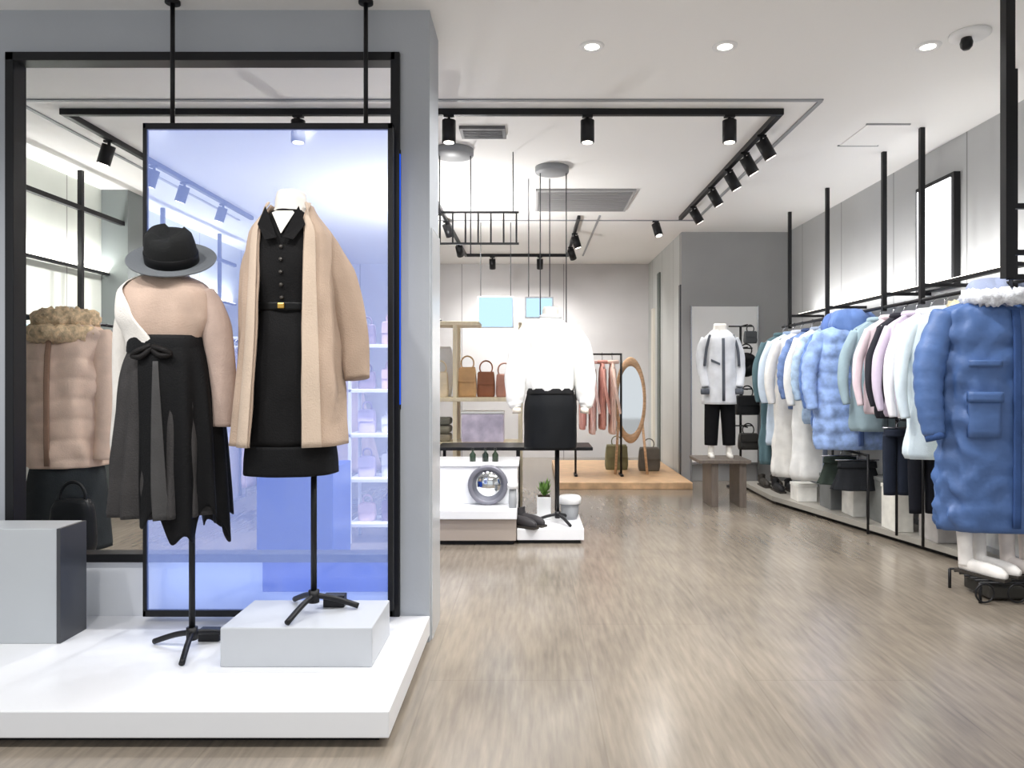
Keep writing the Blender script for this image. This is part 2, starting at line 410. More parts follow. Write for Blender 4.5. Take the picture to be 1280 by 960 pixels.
sk2 = [(z, a, b, c+.008, d+.010, a0, a1) for (z,a,b,c,d), a0, a1 in zip(sk, (-112,-106,-99,-97,-95), (100,)*5)]
sk2[-1] = (.50,)+sk2[-1][1:]
q = MB(); drape(q, sk2, 110, 44, fold=(.10,13,1.2), seed=6, p=2.1, hem=lambda th, t: -(t**3)*(.03+.05*math.sin(6*th+1)+.03*math.sin(15*th)))
q.build('skirt_overlay', cloth((11,11,13), .7, .3), root, False, solid=.004)['label'] = 'black pleated overlay with uneven hem'
sk3 = [(z, a, b, c+.016, d+.019, a0, a1) for (z,a,b,c,d), a0, a1 in zip(sk[1:], (-86,-84,-82,-80), (-80,-74,-69,-66))]
q = MB(); drape(q, sk3, 16, 30, fold=(.05,13,1.2), p=2.1); q.build('pleat_panel', cloth((70,69,69)), root, False, solid=.003)['label'] = 'grey pleat let into the black overlay'
q = MB(); drape(q, [(1.155, cx, 0, .134, .112), (1.13, cx, 0, .139, .116), (1.095, cx, 0, .139, .117), (1.085, cx, 0, .134, .112)], 48, 6); q.build('belt', cloth((18,18,20), .6), root, False)
q = MB()
q.tube(spline([(cx+.0,-.125,1.115), (cx-.04,-.14,1.095), (cx-.06,-.135,1.08), (cx-.03,-.14,1.075), (cx+.0,-.125,1.105)], 6), [.010]*25, 8)
q.tube(spline([(cx+.005,-.125,1.11), (cx+.05,-.14,1.10), (cx+.07,-.13,1.085), (cx+.04,-.14,1.08), (cx+.005,-.125,1.10)], 6), [.010]*25, 8)
q.build('bow', cloth((24,22,22), .6), root, False)
# hat
hat = MB(); cz = 1.43; hx = cx+.012
def tilt(pts, c, ax, ay):
    out = []
    for p_ in pts:
        v = Vector(p_)-Vector(c); v.rotate(__import__('mathutils').Euler((ax, ay, 0))); out.append(v+Vector(c))
    return out
h = MB(); prof = [(.155,.012),(.152,.006),(.12,-.004),(.085,0),(.082,.004)]
h.lathe([(.085,.0),(.12,-.006),(.150,.008),(.153,.014),(.148,.014),(.12,.0),(.085,.006)], (hx,0,cz), 48)
h.v = tilt(h.v, (hx,0,cz), math.radians(32), math.radians(9))
hb = h.build('hat', mat('grey_felt', (104,108,112), .9, 0, .2, 120), root, False); hb['label'] = 'charcoal felt hat brim'
h = MB(); h.lathe([(.088,.0),(.09,.03),(.086,.07),(.078,.105),(.06,.126),(.03,.121),(0,.117)], (hx,0,cz), 40)
h.v = [(v[0], v[1]-.012*max(0,(v[2]-cz-.08)/.07)*0+0, v[2]-(.022 if abs(v[0]-hx) < .035 and v[2] > cz+.108 else 0)) for v in h.v]
h.v = tilt(h.v, (hx,0,cz), math.radians(32), math.radians(9)); h.build('crown', mat('black_felt', (12,14,15), .9, 0, .2, 120), hb, False)
h = MB(); h.lathe([(.0905,.004),(.0925,.005),(.0925,.04),(.0905,.041)], (hx,0,cz), 40)
h.v = tilt(h.v, (hx,0,cz), math.radians(32), math.radians(9)); h.build('hat_band', cloth((14,14,16), .5, .05), hb, False)

# bust with camel coat
root = thing('coat_bust', 'dress bust in open camel coat over black outfit, standing on the white riser', 'mannequin', (-.806, PD, .249))
tripod(root, .6, .16, -PI/2-.3); cx = -.083
form(root, cx, 1.42, 1.545, .15, .7)
q = MB(); q.lathe([(.051,0),(.052,.004),(.044,.012),(0,.015)], (cx,0,1.54)); q.build('neck_cap', M['whitematte'], root, False)
bk = [(1.475, cx, 0, .062, .062), (1.44, cx, 0, .10, .08), (1.39, cx, 0, .135, .1), (1.25, cx, 0, .14, .112), (1.12, cx, 0, .118, .1), (1.0, cx, 0, .14, .115), (.62, cx, 0, .155, .125)]
q = MB(); drape(q, bk, 48, 40, wr=.04, seed=8); q.build('dress', cloth((15,14,15), .75), root, False)
q = MB(); q.add([(cx-.04,-.088,1.455),(cx+.04,-.088,1.455),(cx+.002,-.118,1.375),(cx-.03,-.075,1.465),(cx+.03,-.075,1.465),(cx,-.10,1.38)], [(0,2,1),(3,4,5),(0,1,4,3),(1,2,5,4),(2,0,3,5)])
q.build('neckline', M['form'], root, False)['label'] = 'bare white V at the neck'
for s in (-1, 1):
    q = MB(); q.add([(cx+s*.01,-.125,1.36),(cx+s*.06,-.10,1.475),(cx+s*.085,-.105,1.41),(cx+s*.05,-.13,1.35)], [(0,1,2,3)]); q.build('shirt_collar', cloth((20,19,20)), root, False, solid=.004)
q = MB(); drape(q, [(1.135, cx, 0, .123, .106), (1.105, cx, 0, .124, .107)], 48, 4); bt = q.build('belt', cloth((15,15,15), .4, .05), root, False)
q = MB(); q.box(cx-.012, cx+.012, -.114, -.105, 1.110, 1.130); q.build('buckle', M['gold'], bt, False, bevel=.003)
q = MB()
for k in range(5): q.cyl((cx, front_y(bk, cx, 1.33-.045*k)-.006, 1.33-.045*k), (cx, front_y(bk, cx, 1.33-.045*k)+.003, 1.33-.045*k), .006, 10)
q.build('button', mat('dark_button', (70,66,62), .3), root, False)
hk = [(.62, cx, 0, .16, .13), (.57, cx, 0, .166, .135), (.515, cx, 0, .168, .138)]
q = MB(); drape(q, hk, 64, 10, fold=(.015,10,0)); q.build('skirt', cloth((10,10,12), .7), root, False)
ck = [(1.50, cx, .015, .078, .07, -28, 208), (1.475, cx, .01, .092, .083, -42, 222), (1.44, cx, 0, .118, .096, -55, 235), (1.39, cx, 0, .148, .113, -60, 240), (1.2, cx, 0, .162, .13, -63, 243), (1.0, cx, 0, .175, .14, -65, 245), (.62, cx-.005, 0, .205, .16, -66, 246)]
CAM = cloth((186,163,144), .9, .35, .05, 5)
q = MB(); drape(q, ck, 110, 48, fold=(.035,9,.6), wr=.03, seed=11, p=2.2); q.build('coat_body', CAM, root, False, solid=.008)
for nm, a, b in (('left', 232, 246), ('right', -66, -50)):
    lk = [(z, c0, c1, rx, ry, (a-4 if nm == 'left' else a1), (a1b if nm == 'left' else b+4)) for (z, c0, c1, rx, ry, a1, a1b) in ck]
    q = MB(); drape(q, lk, 12, 40, p=2.2, off=.010, fold=(.035,9,.6), seed=11); q.build('lapel', cloth((202,182,163), .9, .3, .04, 5), root, False, solid=.006)
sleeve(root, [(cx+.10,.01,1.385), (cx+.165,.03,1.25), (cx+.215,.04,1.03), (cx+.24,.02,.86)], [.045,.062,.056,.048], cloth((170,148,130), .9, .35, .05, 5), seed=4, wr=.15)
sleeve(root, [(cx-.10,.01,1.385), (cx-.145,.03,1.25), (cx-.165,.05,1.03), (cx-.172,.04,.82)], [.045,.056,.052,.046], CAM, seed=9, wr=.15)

# mannequin behind the opening with fur collar jacket
root = thing('mannequin', 'mannequin in beige fur-collared jacket and dark skirt behind the framed opening', 'mannequin', (-2.36, 3.66, 0))
plate_base(root, .6); form(root, 0, 1.36, 1.47, .15, .6)
jk = [(1.42, 0, 0, .085, .08), (1.385, 0, 0, .13, .105), (1.33, 0, 0, .185, .13), (1.1, 0, 0, .185, .15), (.9, 0, 0, .18, .15), (.70, 0, 0, .185, .15), (.665, 0, 0, .175, .14)]
BG = cloth((214,188,168), .7, .2)
q = MB(); drape(q, jk, 60, 70, quilt=(.012,.10), wr=.08, seed=14); q.build('jacket', BG, root, False)
for s in (-1, 1):
    sleeve(root, [(s*.15,0,1.34), (s*.20,.0,1.15), (s*.215,-.02,.92), (s*.205,-.04,.70)], [.065,.068,.06,.045], BG, seed=s+4, quilt=(.006,.35))
q = MB(); patch(q, jk, -.012, .012, .68, 1.36, .016, .008); q.build('zip', cloth((150,120,100)), root, False)
FUR = cloth((220,194,156), .95, .6, .16, 40)
q = MB(); q.torus((0,-.01,1.40), .085, .055, 'z', 1.05, 1.0, 60, 18, .45, 2); q.torus((0,-.04,1.33), .10, .045, 'z', 1.15, 1.0, 60, 18, .45, 9)
q.build('fur_collar', FUR, root, False)
q = MB(); drape(q, [(.72, 0, 0, .15, .12), (.6, 0, 0, .175, .14), (.25, 0, 0, .205, .16)], 64, 20, fold=(.03,9,0)); q.build('skirt', cloth((44,48,50)), root, False)
b_ = thing('handbag', 'black handbag hanging at the dark skirt of the fur collar mannequin', 'bag', (-2.2, 3.45, .27))
q = MB(); drape(q, [(.26,0,0,.075,.03),(.22,0,0,.095,.04),(.05,0,0,.105,.05),(0,0,0,.095,.045)], 32, 14, p=3.5); q.build('body', cloth((26,28,30), .4, .1), b_, False)
q = MB(); q.torus((0,0,.27), .06, .007, 'y', 1, 1.2, 30, 8); q.build('handle', cloth((26,28,30), .4, .1), b_, False)

# white blouse bust further back
root = thing('dress_bust', 'dress bust in white puffed blouse and black pencil skirt on low plinth', 'mannequin', (.178, 5.0, .10))
tripod(root, .6, .17, -PI/2+.5); cx = -.05
form(root, cx, 1.36, 1.50, .15, .8)
WB = cloth((244,244,242), .8, .15, .02)
bk = [(1.43, cx, 0, .06, .06), (1.385, cx, 0, .11, .085), (1.34, cx, 0, .17, .11), (1.15, cx, 0, .165, .13), (1.0, cx, 0, .165, .135), (.93, cx, 0, .16, .13), (.905, cx, 0, .15, .12)]
q = MB(); drape(q, bk, 60, 36, fold=(.04,10,0), wr=.06, seed=21); q.build('blouse', WB, root, False)
q = MB(); q.torus((cx,0,1.43), .062, .016, 'z'); q.build('collar', WB, root, False)
for s in (-1, 1):
    sleeve(root, [(cx+s*.14,0,1.345), (cx+s*.205,.0,1.22), (cx+s*.235,-.02,1.02), (cx+s*.245,-.04,.86), (cx+s*.235,-.05,.80)], [.06,.075,.078,.06,.032], WB, seed=s+24, wr=.2)
    q = MB(); q.cyl((cx+s*.235,-.05,.80), (cx+s*.232,-.055,.765), .03); q.build('cuff', cloth((232,222,208)), root, False)
q = MB(); drape(q, [(.93, cx, 0, .155, .125), (.8, cx, 0, .182, .145), (.52, cx, 0, .182, .145)], 56, 24, fold=(.012,7,0), wr=.02); q.build('skirt', cloth((18,20,23), .55, .1), root, False)
q = MB(); drape(q, [(.935, cx, 0, .16, .13), (.895, cx, 0, .166, .134)], 48, 4); q.build('waistband', cloth((24,24,26), .6, .1), root, False)

# mannequin on the bench
root = thing('mannequin', 'headless mannequin in pale jacket and black trousers standing on the small bench', 'mannequin', (1.645, 6.3, .406))
form(root, 0, 1.06, 1.17, .14, .5)
WJ = cloth((226,228,232), .8, .2); GJ = cloth((90,94,102))
bk = [(1.115, 0, 0, .065, .06), (1.08, 0, 0, .10, .08), (1.04, 0, 0, .14, .1), (.8, 0, 0, .135, .11), (.62, 0, 0, .14, .115), (.47, 0, 0, .145, .118)]
q = MB(); drape(q, bk, 44, 24, fold=(.03,8,0), wr=.05, seed=31); q.build('jacket', WJ, root, False)
q = MB(); patch(q, bk, -.012, .012, .50, 1.04, .012, .008); patch(q, bk, -.10, -.03, .84, .86, .012, .008, skew=-.5); q.build('trim', GJ, root, False)
sleeve(root, [(-.12,0,1.04), (-.16,.0,.92), (-.165,-.02,.78), (-.145,-.07,.62)], [.045,.05,.044,.034], WJ, seed=33)
sleeve(root, [(.12,0,1.04), (.16,.0,.92), (.17,-.02,.76), (.15,-.07,.62)], [.045,.05,.044,.034], WJ, seed=34)
q = MB()
for s in (-1, 1): q.tube(spline([(s*.10,-.05,1.07), (s*.135,-.07,.95), (s*.15,-.06,.8)], 5), .012, 8)
q.build('stripe', GJ, root, False)
for s in (-1, 1):
    q = MB(); q.lathe([(.035,0),(.038,.02),(.036,.05),(0,.055)], (s*.148,-.07,.555)); q.build('cuff', GJ, root, False)
    q = MB(); q.tube(spline([(s*.065,0,.50), (s*.075,0,.3), (s*.08,0,.11)], 6), lerpl([.07,.062,.055],13), 16, flat=.9, wr=.06); q.build('trouser_leg', cloth((14,14,17)), root, False)
    q = MB(); q.tube(spline([(s*.08,0,.14), (s*.08,0,.06), (s*.08,-.01,.025), (s*.082,-.07,.012)], 5), lerpl([.032,.026,.03,.018],16), 12); q.build('foot', M['form'], root, False)
b = thing('bench', 'small dark wooden bench under the pale jacket mannequin', 'bench', (1.645, 6.3, 0))
BW = mat('dark_bench_wood', (104,94,86), .45, 0, .05, 40, .1, 6, (8,1,1))
MB().box(1.42, 1.86, 6.1, 6.5, .376, .406).build('top', BW, b, bevel=.004)
for x in (1.56, 1.80):
    MB().box(x-.03, x+.03, 6.14, 6.46, 0, .376).build('leg', BW, b, bevel=.004)
q = thing('wall_panel', 'white upright panel leaning on the grey wall behind the bench', 'panel', (2.04, YG-.05, 0))
MB().box(1.70, 2.40, YG-.035, YG-.005, .2, 1.86).build('board', M['whitematte'], q, bevel=.003)
fm = MB(); fm.box(1.69,1.70,YG-.04,YG-.005,0,1.87); fm.box(2.40,2.41,YG-.04,YG-.005,0,1.87); fm.box(1.70,2.40,YG-.04,YG-.005,.18,.2); fm.build('frame', M['chrome'], q)

# ------------------------------------------------------------------ garments
def puffer_like(name, label, cat, loc, W, Lg, T, col, sl=.55, quilt=None, hood=None, fur=None, flare=1.0, rz=0, group=None, trim=None, pockets=False, wr=.06, hangcol='chrome', seed=0, pattern=0, wf=9, crinkle=0):
    root = thing(name, label, cat, loc, rz, group)
    m = cloth(col, .8 if not quilt else .5, .2 if not pattern else .08, .05 if not pattern else pattern, 9 if not pattern else 13)
    if crinkle: m = mat('nylon_%d_%d_%d' % col, col, .5, 0, .55, crinkle, .05, 9)
    ks = [(-.075, 0, 0, .07, .055), (-.10, 0, 0, W*.55, T*.65), (-.15, 0, 0, W*.93, T), (-.3, 0, 0, W, T*1.15), (-.15-(Lg-.15)*.5, 0, 0, W*(.97*.6+.4*flare), T*1.15), (-Lg+.03, 0, 0, W*flare, T*1.1), (-Lg, 0, 0, W*flare*.95, T)]
    n, mm = (64, 64) if quilt else (48, 28)
    q = MB(); drape(q, ks, n, mm, fold=(.03 if quilt else .06, 8, seed), quilt=quilt, wr=wr, wf=wf, seed=seed); q.build('body', m, root, False)
    for s in (-1, 1):
        sleeve(root, [(s*W*.86,0,-.16), (s*(W+.045),-.01,-.16-sl*.35), (s*(W+.07),-.035,-.16-sl*.7), (s*(W+.055),-.06,-.16-sl)], [T*.62,T*.68,T*.58,T*.42], m, seed=seed+s, quilt=(.008,.33) if quilt else None)
    tm = cloth(trim or tuple(int(c*.7) for c in col))
    q = MB(); patch(q, ks, -.018, .018, -Lg+.03, -.15, .02 if quilt else .012, .012, 4, 20); q.build('placket', tm, root, False)
    if pockets:
        for s in (-1, 1):
            q = MB(); q.tube([(s*(W+.056),-.058,-.155-sl),(s*(W+.05),-.066,-.185-sl)], T*.40, 18); q.build('cuff', tm, root, False)
            q = MB(); patch(q, ks, s*W*.72, s*W*.26, -.62*Lg, -.47*Lg, .02, .02, 8, 6); q.build('pocket', m, root, False)
            q = MB(); patch(q, ks, s*W*.74, s*W*.24, -.48*Lg, -.44*Lg, .03, .02, 8, 3); q.build('pocket_flap', m, root, False)
            q = MB(); patch(q, ks, s*W*.72, s*W*.24, -.34*Lg, -.315*Lg, .022, .02, 8, 3); q.build('chest_flap', m, root, False)
    if hood:
        q = MB(); drape(q, [(.03,0,.05,.05,.05), (.015,0,.045,.10,.09), (-.04,0,.03,.135,.12), (-.10,0,.02,.15,.12), (-.15,0,0,.12,.10)], 40, 20, wr=.15, seed=seed+5); q.build('hood', cloth(hood), root, False)
    else:
        q = MB(); q.torus((0,0,-.075), .065, .02, 'z', 1.1, .9); q.build('collar', tm if trim else m, root, False)
    if fur:
        q = MB(); q.torus((0,-.035,-.085), .13, .042, 'z', 1.15, .9, 60, 14, .5, seed); q.build('fur_trim', cloth(fur, .95, .6, .12, 40), root, False)
    q = MB()
    q.tube(spline([(0,0,-.07),(0,0,-.025),(.022,0,-.005),(.018,0,.018),(0,0,.020)], 5), .004, 8)
    q.tube([(-W*.85,0,-.145),(0,0,-.07),(W*.85,0,-.145)], .009, 8)
    q.build('hanger', M[hangcol], root, False)
    return root
RX, RZ = 2.42, 1.585
def bottoms(name, label, cat, loc, kind, W, Lg, col, group=None):
    root = thing(name, label, cat, loc, 0, group); m = cloth(col)
    if kind == 'trousers':
        for s in (-1, 1):
            q = MB(); q.tube(spline([(s*W*.48,0,-.09),(s*W*.52,0,-Lg*.5),(s*W*.5,0,-Lg)], 6), lerpl([W*.52,W*.5,W*.44],13), 16, flat=.55, wr=.08, seed=s); q.build('leg', m, root, False)
    else:
        q = MB(); drape(q, [(-.09,0,0,W*.8,.05),(-.2,0,0,W,.07),(-Lg,0,0,W*1.15,.085)], 48, 16, fold=(.07,9,1)); q.build('skirt_body', m, root, False)
    q = MB(); drape(q, [(-.055,0,0,W*.86,.055),(-.10,0,0,W*.9,.058)], 36, 4); q.build('waistband', m, root, False)
    q = MB(); q.tube(spline([(0,0,-.045),(0,0,-.02),(.02,0,0),(.015,0,.018),(0,0,.02)], 5), .004, 8); q.cyl((-W,0,-.045), (W,0,-.045), .005, 8); q.build('hanger', M['chrome'], root, False)
    return root
GR = 'clothes on the right wall rail'
puffer_like('puffer_coat', 'long blue hooded puffer coat with white fur, nearest garment on right rail', 'coat', (2.41, 3.72, 1.60), .31, 1.27, .115, (72,102,154), .62, (.008,.16), (150,160,188), (226,228,236), 1.02, 0, GR, (58,84,134), True, .13, seed=1, wf=17, crinkle=16)
garm = [ # depth, x, kind, label, W, L, T, colour, sleeve, quilt, hood, fur, flare, trim
 (4.06, 2.54, 'coat', 'cream padded coat just behind the long blue puffer', .22, 1.15, .07, (226,222,206), .6, None, None, (214,204,170), 1.1, None),
 (4.22, 2.42, 'shirt', 'icy pale blue long shirt next behind the cream padded coat', .21, .95, .06, (214,228,236), .55, None, None, None, 1.1, None),
 (4.36, 2.42, 'shirt', 'bright white shirt hung above the black trousers', .20, .72, .055, (240,238,244), .55, None, None, None, 1.0, None),
 (4.53, 2.42, 'blouse', 'lilac blouse between white shirt and slim black top', .20, .72, .05, (206,194,214), .52, None, None, None, 1.0, None),
 (4.68, 2.42, 'top', 'slim black top between lilac and pink blouses', .18, .74, .04, (44,44,52), .5, None, None, None, 1.0, None),
 (4.82, 2.42, 'blouse', 'pale pink blouse behind the slim black top', .19, .72, .05, (224,206,214), .5, None, None, None, 1.0, None),
 (5.02, 2.43, 'jacket', 'teal grey jacket right behind the light blue hooded puffer', .20, .85, .06, (150,172,182), .5, None, None, None, 1.0, None),
 (5.28, 2.36, 'jacket', 'light blue quilted hooded puffer jacket in middle of right rail', .28, 1.0, .085, (146,172,222), .55, (.014,.11), (96,124,180), None, 1.05, (80,104,156)),
 (5.54, 2.40, 'jacket', 'mid blue quilted puffer jacket behind the light blue hooded one', .24, .92, .08, (96,126,186), .55, (.013,.11), (86,112,170), None, 1.0, (60,80,130)),
 (5.78, 2.40, 'jacket', 'pale blue patterned jacket beside the mid blue puffer', .22, .85, .06, (176,200,232), .5, (.010,.12), None, None, 1.0, (120,146,190)),
 (6.00, 2.41, 'coat', 'long white coat with grey blue trim, nearer of the long white ones', .21, 1.33, .07, (238,238,236), .55, None, None, None, 1.15, (150,160,180)),
 (6.20, 2.41, 'jacket', 'navy and pale blue patchwork jacket between long white coats', .21, .75, .06, (110,134,182), .5, (.010,.12), None, None, 1.0, (60,74,110)),
 (6.42, 2.40, 'coat', 'long white coat behind the patchwork jacket', .22, 1.36, .075, (242,240,236), .55, None, None, None, 1.15, (200,206,220)),
 (6.62, 2.40, 'coat', 'pale ice blue coat at the far end of right rail', .22, 1.1, .075, (206,220,236), .55, None, None, None, 1.1, (140,160,190)),
 (6.82, 2.38, 'coat', 'teal dark long coat last on the right rail', .20, 1.3, .065, (86,112,120), .55, None, None, None, 1.1, None),
]
for i, (dd, X, cat, lab, W, Lg, T, col, slv, qt, hd, fu, fl, tr) in enumerate(garm):
    puffer_like({'coat':'long_coat','shirt':'shirt','blouse':'blouse','top':'top','jacket':'jacket'}[cat], lab, cat, (X, dd, RZ), W, Lg, T, col, slv, qt, hd, fu, fl, random.uniform(-.06,.06), GR, tr, False, .07, seed=i*1.7+3, pattern=.2 if qt else 0)
bottoms('trousers', 'black trousers hanging low on the right rail below white shirt', 'trousers', (2.43, 4.46, .83), 'trousers', .10, .56, (28,30,38), 'bottoms on the low rail')
bottoms('trousers', 'dark navy trousers behind the black trousers on the low rail', 'trousers', (2.36, 4.66, .83), 'trousers', .09, .48, (38,44,58), 'bottoms on the low rail')
bottoms('skirt', 'black skirt hanging low beneath the light blue puffer', 'skirt', (2.38, 5.27, .55), 'skirt', .16, .26, (34,36,40), 'bottoms on the low rail')
bottoms('skirt', 'charcoal green skirt beneath the mid blue puffer', 'skirt', (2.38, 5.55, .55), 'skirt', .15, .26, (52,62,56), 'bottoms on the low rail')
# right rail
rl = thing('clothes_rail', 'long black clothes rail with ceiling poles along the right wall', 'rail', (RX, 5.2, RZ))
q = MB(); q.cyl((RX, 3.5, RZ+.007), (RX, 6.95, RZ+.007), .012); q.build('rail', M['black'], rl)
for dd in (3.62, 4.47, 4.95, 5.9, 6.76):
    q = MB(); q.box(RX-.014, RX+.014, dd-.014, dd+.014, RZ-.02, CEIL); q.build('pole', M['black'], rl)
    q = MB(); q.box(RX-.01, XR, dd-.01, dd+.01, 1.672, 1.694); q.build('arm', M['black'], rl)
for xx, ya, yb, zz, lab in ((2.40, 4.42, 4.74, .836, 'low black floor rail carrying the black trousers'), (2.38, 5.10, 5.70, .556, 'lowest black floor rail carrying the dark skirts')):
    lr = thing('floor_rail', lab, 'rail', (xx, (ya+yb)/2, .07))
    q = MB(); q.cyl((xx, ya, zz), (xx, yb, zz), .009, 10); q.build('bar', M['black'], lr)
    for yy in (ya, yb):
        q = MB(); q.cyl((xx, yy, .0 if xx < 2.39 else .07), (xx, yy, zz+.01), .009, 10); q.build('post', M['black'], lr)
fr_ = thing('front_rack', 'black ceiling-hung rack pole with cross bars at right edge', 'rack', (1.85, 2.80, 1.5))
q = MB(); q.box(1.832, 1.868, 2.782, 2.818, 1.50, CEIL); q.build('pole', M['black'], fr_)
for z in (1.505, 1.60, 1.78):
    q = MB(); q.box(1.85, XR, 2.79, 2.81, z-.01, z+.01); q.build('bar', M['black'], fr_)
# lightbox on the wall
lb = thing('lightbox', 'white lit poster lightbox in black frame on the right wall', 'lightbox', (XR-.03, 4.82, 1.68))
y0, y1, z0, z1 = 4.60, 5.06, 1.70, 2.43
MB().box(XR-.045, XR-.001, y0, y1, z0, z1).build('case', M['black'], lb, bevel=.003)
MB().box(XR-.052, XR-.045, y0+.03, y1-.03, z0+.03, z1-.03).build('screen', M['screen'], lb)
# bases, shoes and boxes under the rail
DW = mat('dark_base_wood', (92,86,80), .5, 0, .05, 30, .08)
sb = thing('shoe_base', 'long low grey display base along the foot of right wall', 'platform', (2.5, 5.6, 0))
q = MB(); q.prism([(2.62,4.1),(XR-.016,4.1),(XR-.016,7.2),(2.10,7.2),(2.10,6.3)], .03, .07); q.build('top', mat('base_top', (158,154,146), .4), sb)
q = MB(); q.prism([(2.65,4.14),(XR-.016,4.14),(XR-.016,7.18),(2.14,7.18),(2.14,6.32)], 0, .03); q.build('toe_kick', M['black'], sb)
def box_item(x, y, z, w_, d_, h_, col, label):
    o = thing('storage_box', label, 'box', (x, y, z), 0, 'boxes under the right rail')
    MB().box(-w_/2, w_/2, -d_/2, d_/2, 0, h_).build('body', cloth(col, .5, .02), o, False, bevel=.004)
    MB().box(-w_/2-.004, w_/2+.004, -d_/2-.004, d_/2+.004, h_, h_+.025).build('lid', cloth(tuple(min(255,c+8) for c in col), .5, .02), o, False, bevel=.003)
for x, y, w_, d_, h_, col, lab in [
    (2.62, 4.62, .16,.22,.26,(176,172,170),'taupe storage box below the black trousers'),
    (2.50, 4.93, .12,.2,.28,(232,230,222),'narrow white storage box below the pink blouse'),
    (2.55, 5.20, .14,.22,.30,(120,122,120),'grey storage box beneath the black skirt'),
    (2.44, 5.46, .10,.2,.30,(236,234,228),'white storage box beneath the charcoal skirt'),
    (2.42, 5.75, .16,.22,.24,(110,112,112),'dark grey storage box beneath the pale blue jacket'),
    (2.30, 6.10, .16,.18,.12,(238,236,230),'low white storage box beneath the long white coat')]:
    box_item(x, y, .07, w_, d_, h_, col, lab)
def shoe(parent, sx, col, tall=0.0):
    q = MB(); m = cloth(col, .45, .05)
    pts = [(sx,.10,.045),(sx,.04,.042),(sx,-.03,.036),(sx,-.09,.028),(sx,-.125,.022)]
    q.tube(spline(pts, 5), lerpl([.034,.036,.038,.036,.016],21), 14, flat=.8)
    sh = q.build('shoe', m, parent, False)
    q = MB(); q.tube(spline([(sx,.075,.04),(sx,.08,.08+tall*.3),(sx,.085,.09+tall)], 5), lerpl([.036,.034,.038],11), 14, True); q.build('shaft', m, sh, False)
    q = MB(); q.prism([(sx-.03,-.13),(sx+.03,-.13),(sx+.036,-.04),(sx+.03,.12),(sx-.03,.12),(sx-.036,-.04)], 0, .014); q.build('sole', cloth((60,56,52), .6), sh, False)
def shoes(x, y, z, col, label, cat, tall=0, rz=0):
    o = thing('boots' if tall > .06 else 'shoes', label, cat, (x, y, z), rz, 'shoes under the right rail')
    for s in (-.06, .06): shoe(o, s, col, tall)
ws = thing('wire_stand', 'black wire shoe stand on the floor under the long blue puffer', 'shoe stand', (2.45, 3.68, 0))
q = MB()
for s in (-1,1):
    for k in (-1,1): q.cyl((2.45+s*.24, 3.68+k*.13, 0), (2.45+s*.24, 3.68+k*.13, .10), .008, 8)
q.build('leg', M['black'], ws)
q = MB()
for k in range(7): q.cyl((2.21, 3.55+k*.26/6, .10), (2.69, 3.55+k*.26/6, .10), .006, 8)
q.build('wire_top', M['black'], ws)
q = MB(); q.box(2.27, 2.69, 3.57, 3.79, .012, .075); q.build('tray', mat('black_tray', (44,42,38), .6), ws, bevel=.01)
for k in range(4):
    q = MB(); q.torus((2.22+.16*k, 3.53, .055), .045, .005, 'y', 1, 1, 24, 6); q.build('wire_loop', M['black'], ws)
shoes(2.33, 3.68, .106, (240,236,232), 'white ankle boots on the black wire stand', 'boots', .13, .5)
shoes(2.56, 3.70, .106, (236,226,220), 'off white tall boots at the right of the wire stand', 'boots', .12, .2)
shoes(2.30, 6.55, .07, (40,40,42), 'black shoes on the low base under the far white coat', 'shoes')
shoes(2.27, 6.85, .07, (58,54,50), 'brown shoes on the low base under the teal coat', 'shoes')
# far corner: rack with black bags
cr = thing('bag_rack', 'small black rack holding black bags in the far right corner', 'rack', (2.05, 7.0, 0))
q = MB(); q.cyl((2.10,7.25,0), (2.10,7.25,1.62), .012); q.build('post', M['black'], cr)
q = MB(); q.lathe([(0,0),(.14,0),(.14,.01),(0,.02)], (2.10,7.25,0)); q.build('base', M['black'], cr)
for z in (1.62, 1.40, .99, .62):
    q = MB(); q.cyl((2.10,7.25,z), (2.10,7.02,z), .007, 8); q.cyl((1.98,7.25,z), (2.22,7.25,z), .007, 8); q.build('hook', M['black'], cr)
def bag(x, y, z, w_, h_, d_, col, label, round_=False, name='handbag', grp='bags on the far corner rack', hr=.055):
    o = thing(name, label, 'bag', (x, y, z), 0, grp); m = cloth(col, .45, .08)
    if round_: q = MB(); q.torus((0,0,h_/2), w_*.25, w_*.25, 'y', 1, 1, 36, 14); q.v = [(v[0], v[1]*d_/(w_*.5), v[2]) for v in q.v]; drape(q, [(h_*.8,0,0,w_*.3,d_*.4),(h_*.2,0,0,w_*.3,d_*.4)], 20, 4)
    else: q = MB(); drape(q, [(h_,0,0,w_*.42,d_*.3),(h_*.85,0,0,w_*.46,d_*.4),(h_*.2,0,0,w_*.5,d_*.5),(0,0,0,w_*.46,d_*.45)], 32, 14, p=4)
    q.build('body', m, o, False)
    if not round_:
        q = MB(); q.add([(-w_*.44,-d_*.5,h_*.95),(w_*.44,-d_*.5,h_*.95),(w_*.44,-d_*.56,h_*.5),(-w_*.44,-d_*.56,h_*.5)], [(0,3,2,1)]); q.build('flap', m, o, False, solid=.006)
    q = MB(); q.torus((0,0,h_+hr*.6), hr, .006, 'y', 1, 1.1, 28, 8); q.build('handle', m, o, False)
bag(2.10, 7.06, 1.12, .24, .22, .09, (18,18,20), 'round black bag hanging beside the pale jacket mannequin', True)
bag(2.11, 7.06, .74, .24, .19, .10, (30,30,32), 'black square handbag below the round black bag')
bag(2.12, 7.06, .40, .2, .16, .09, (52,50,48), 'small dark handbag lowest on the corner rack')
bag(2.14, 7.06, 1.44, .13, .12, .06, (70,72,74), 'grey pouch topmost on the corner rack', hr=.035)

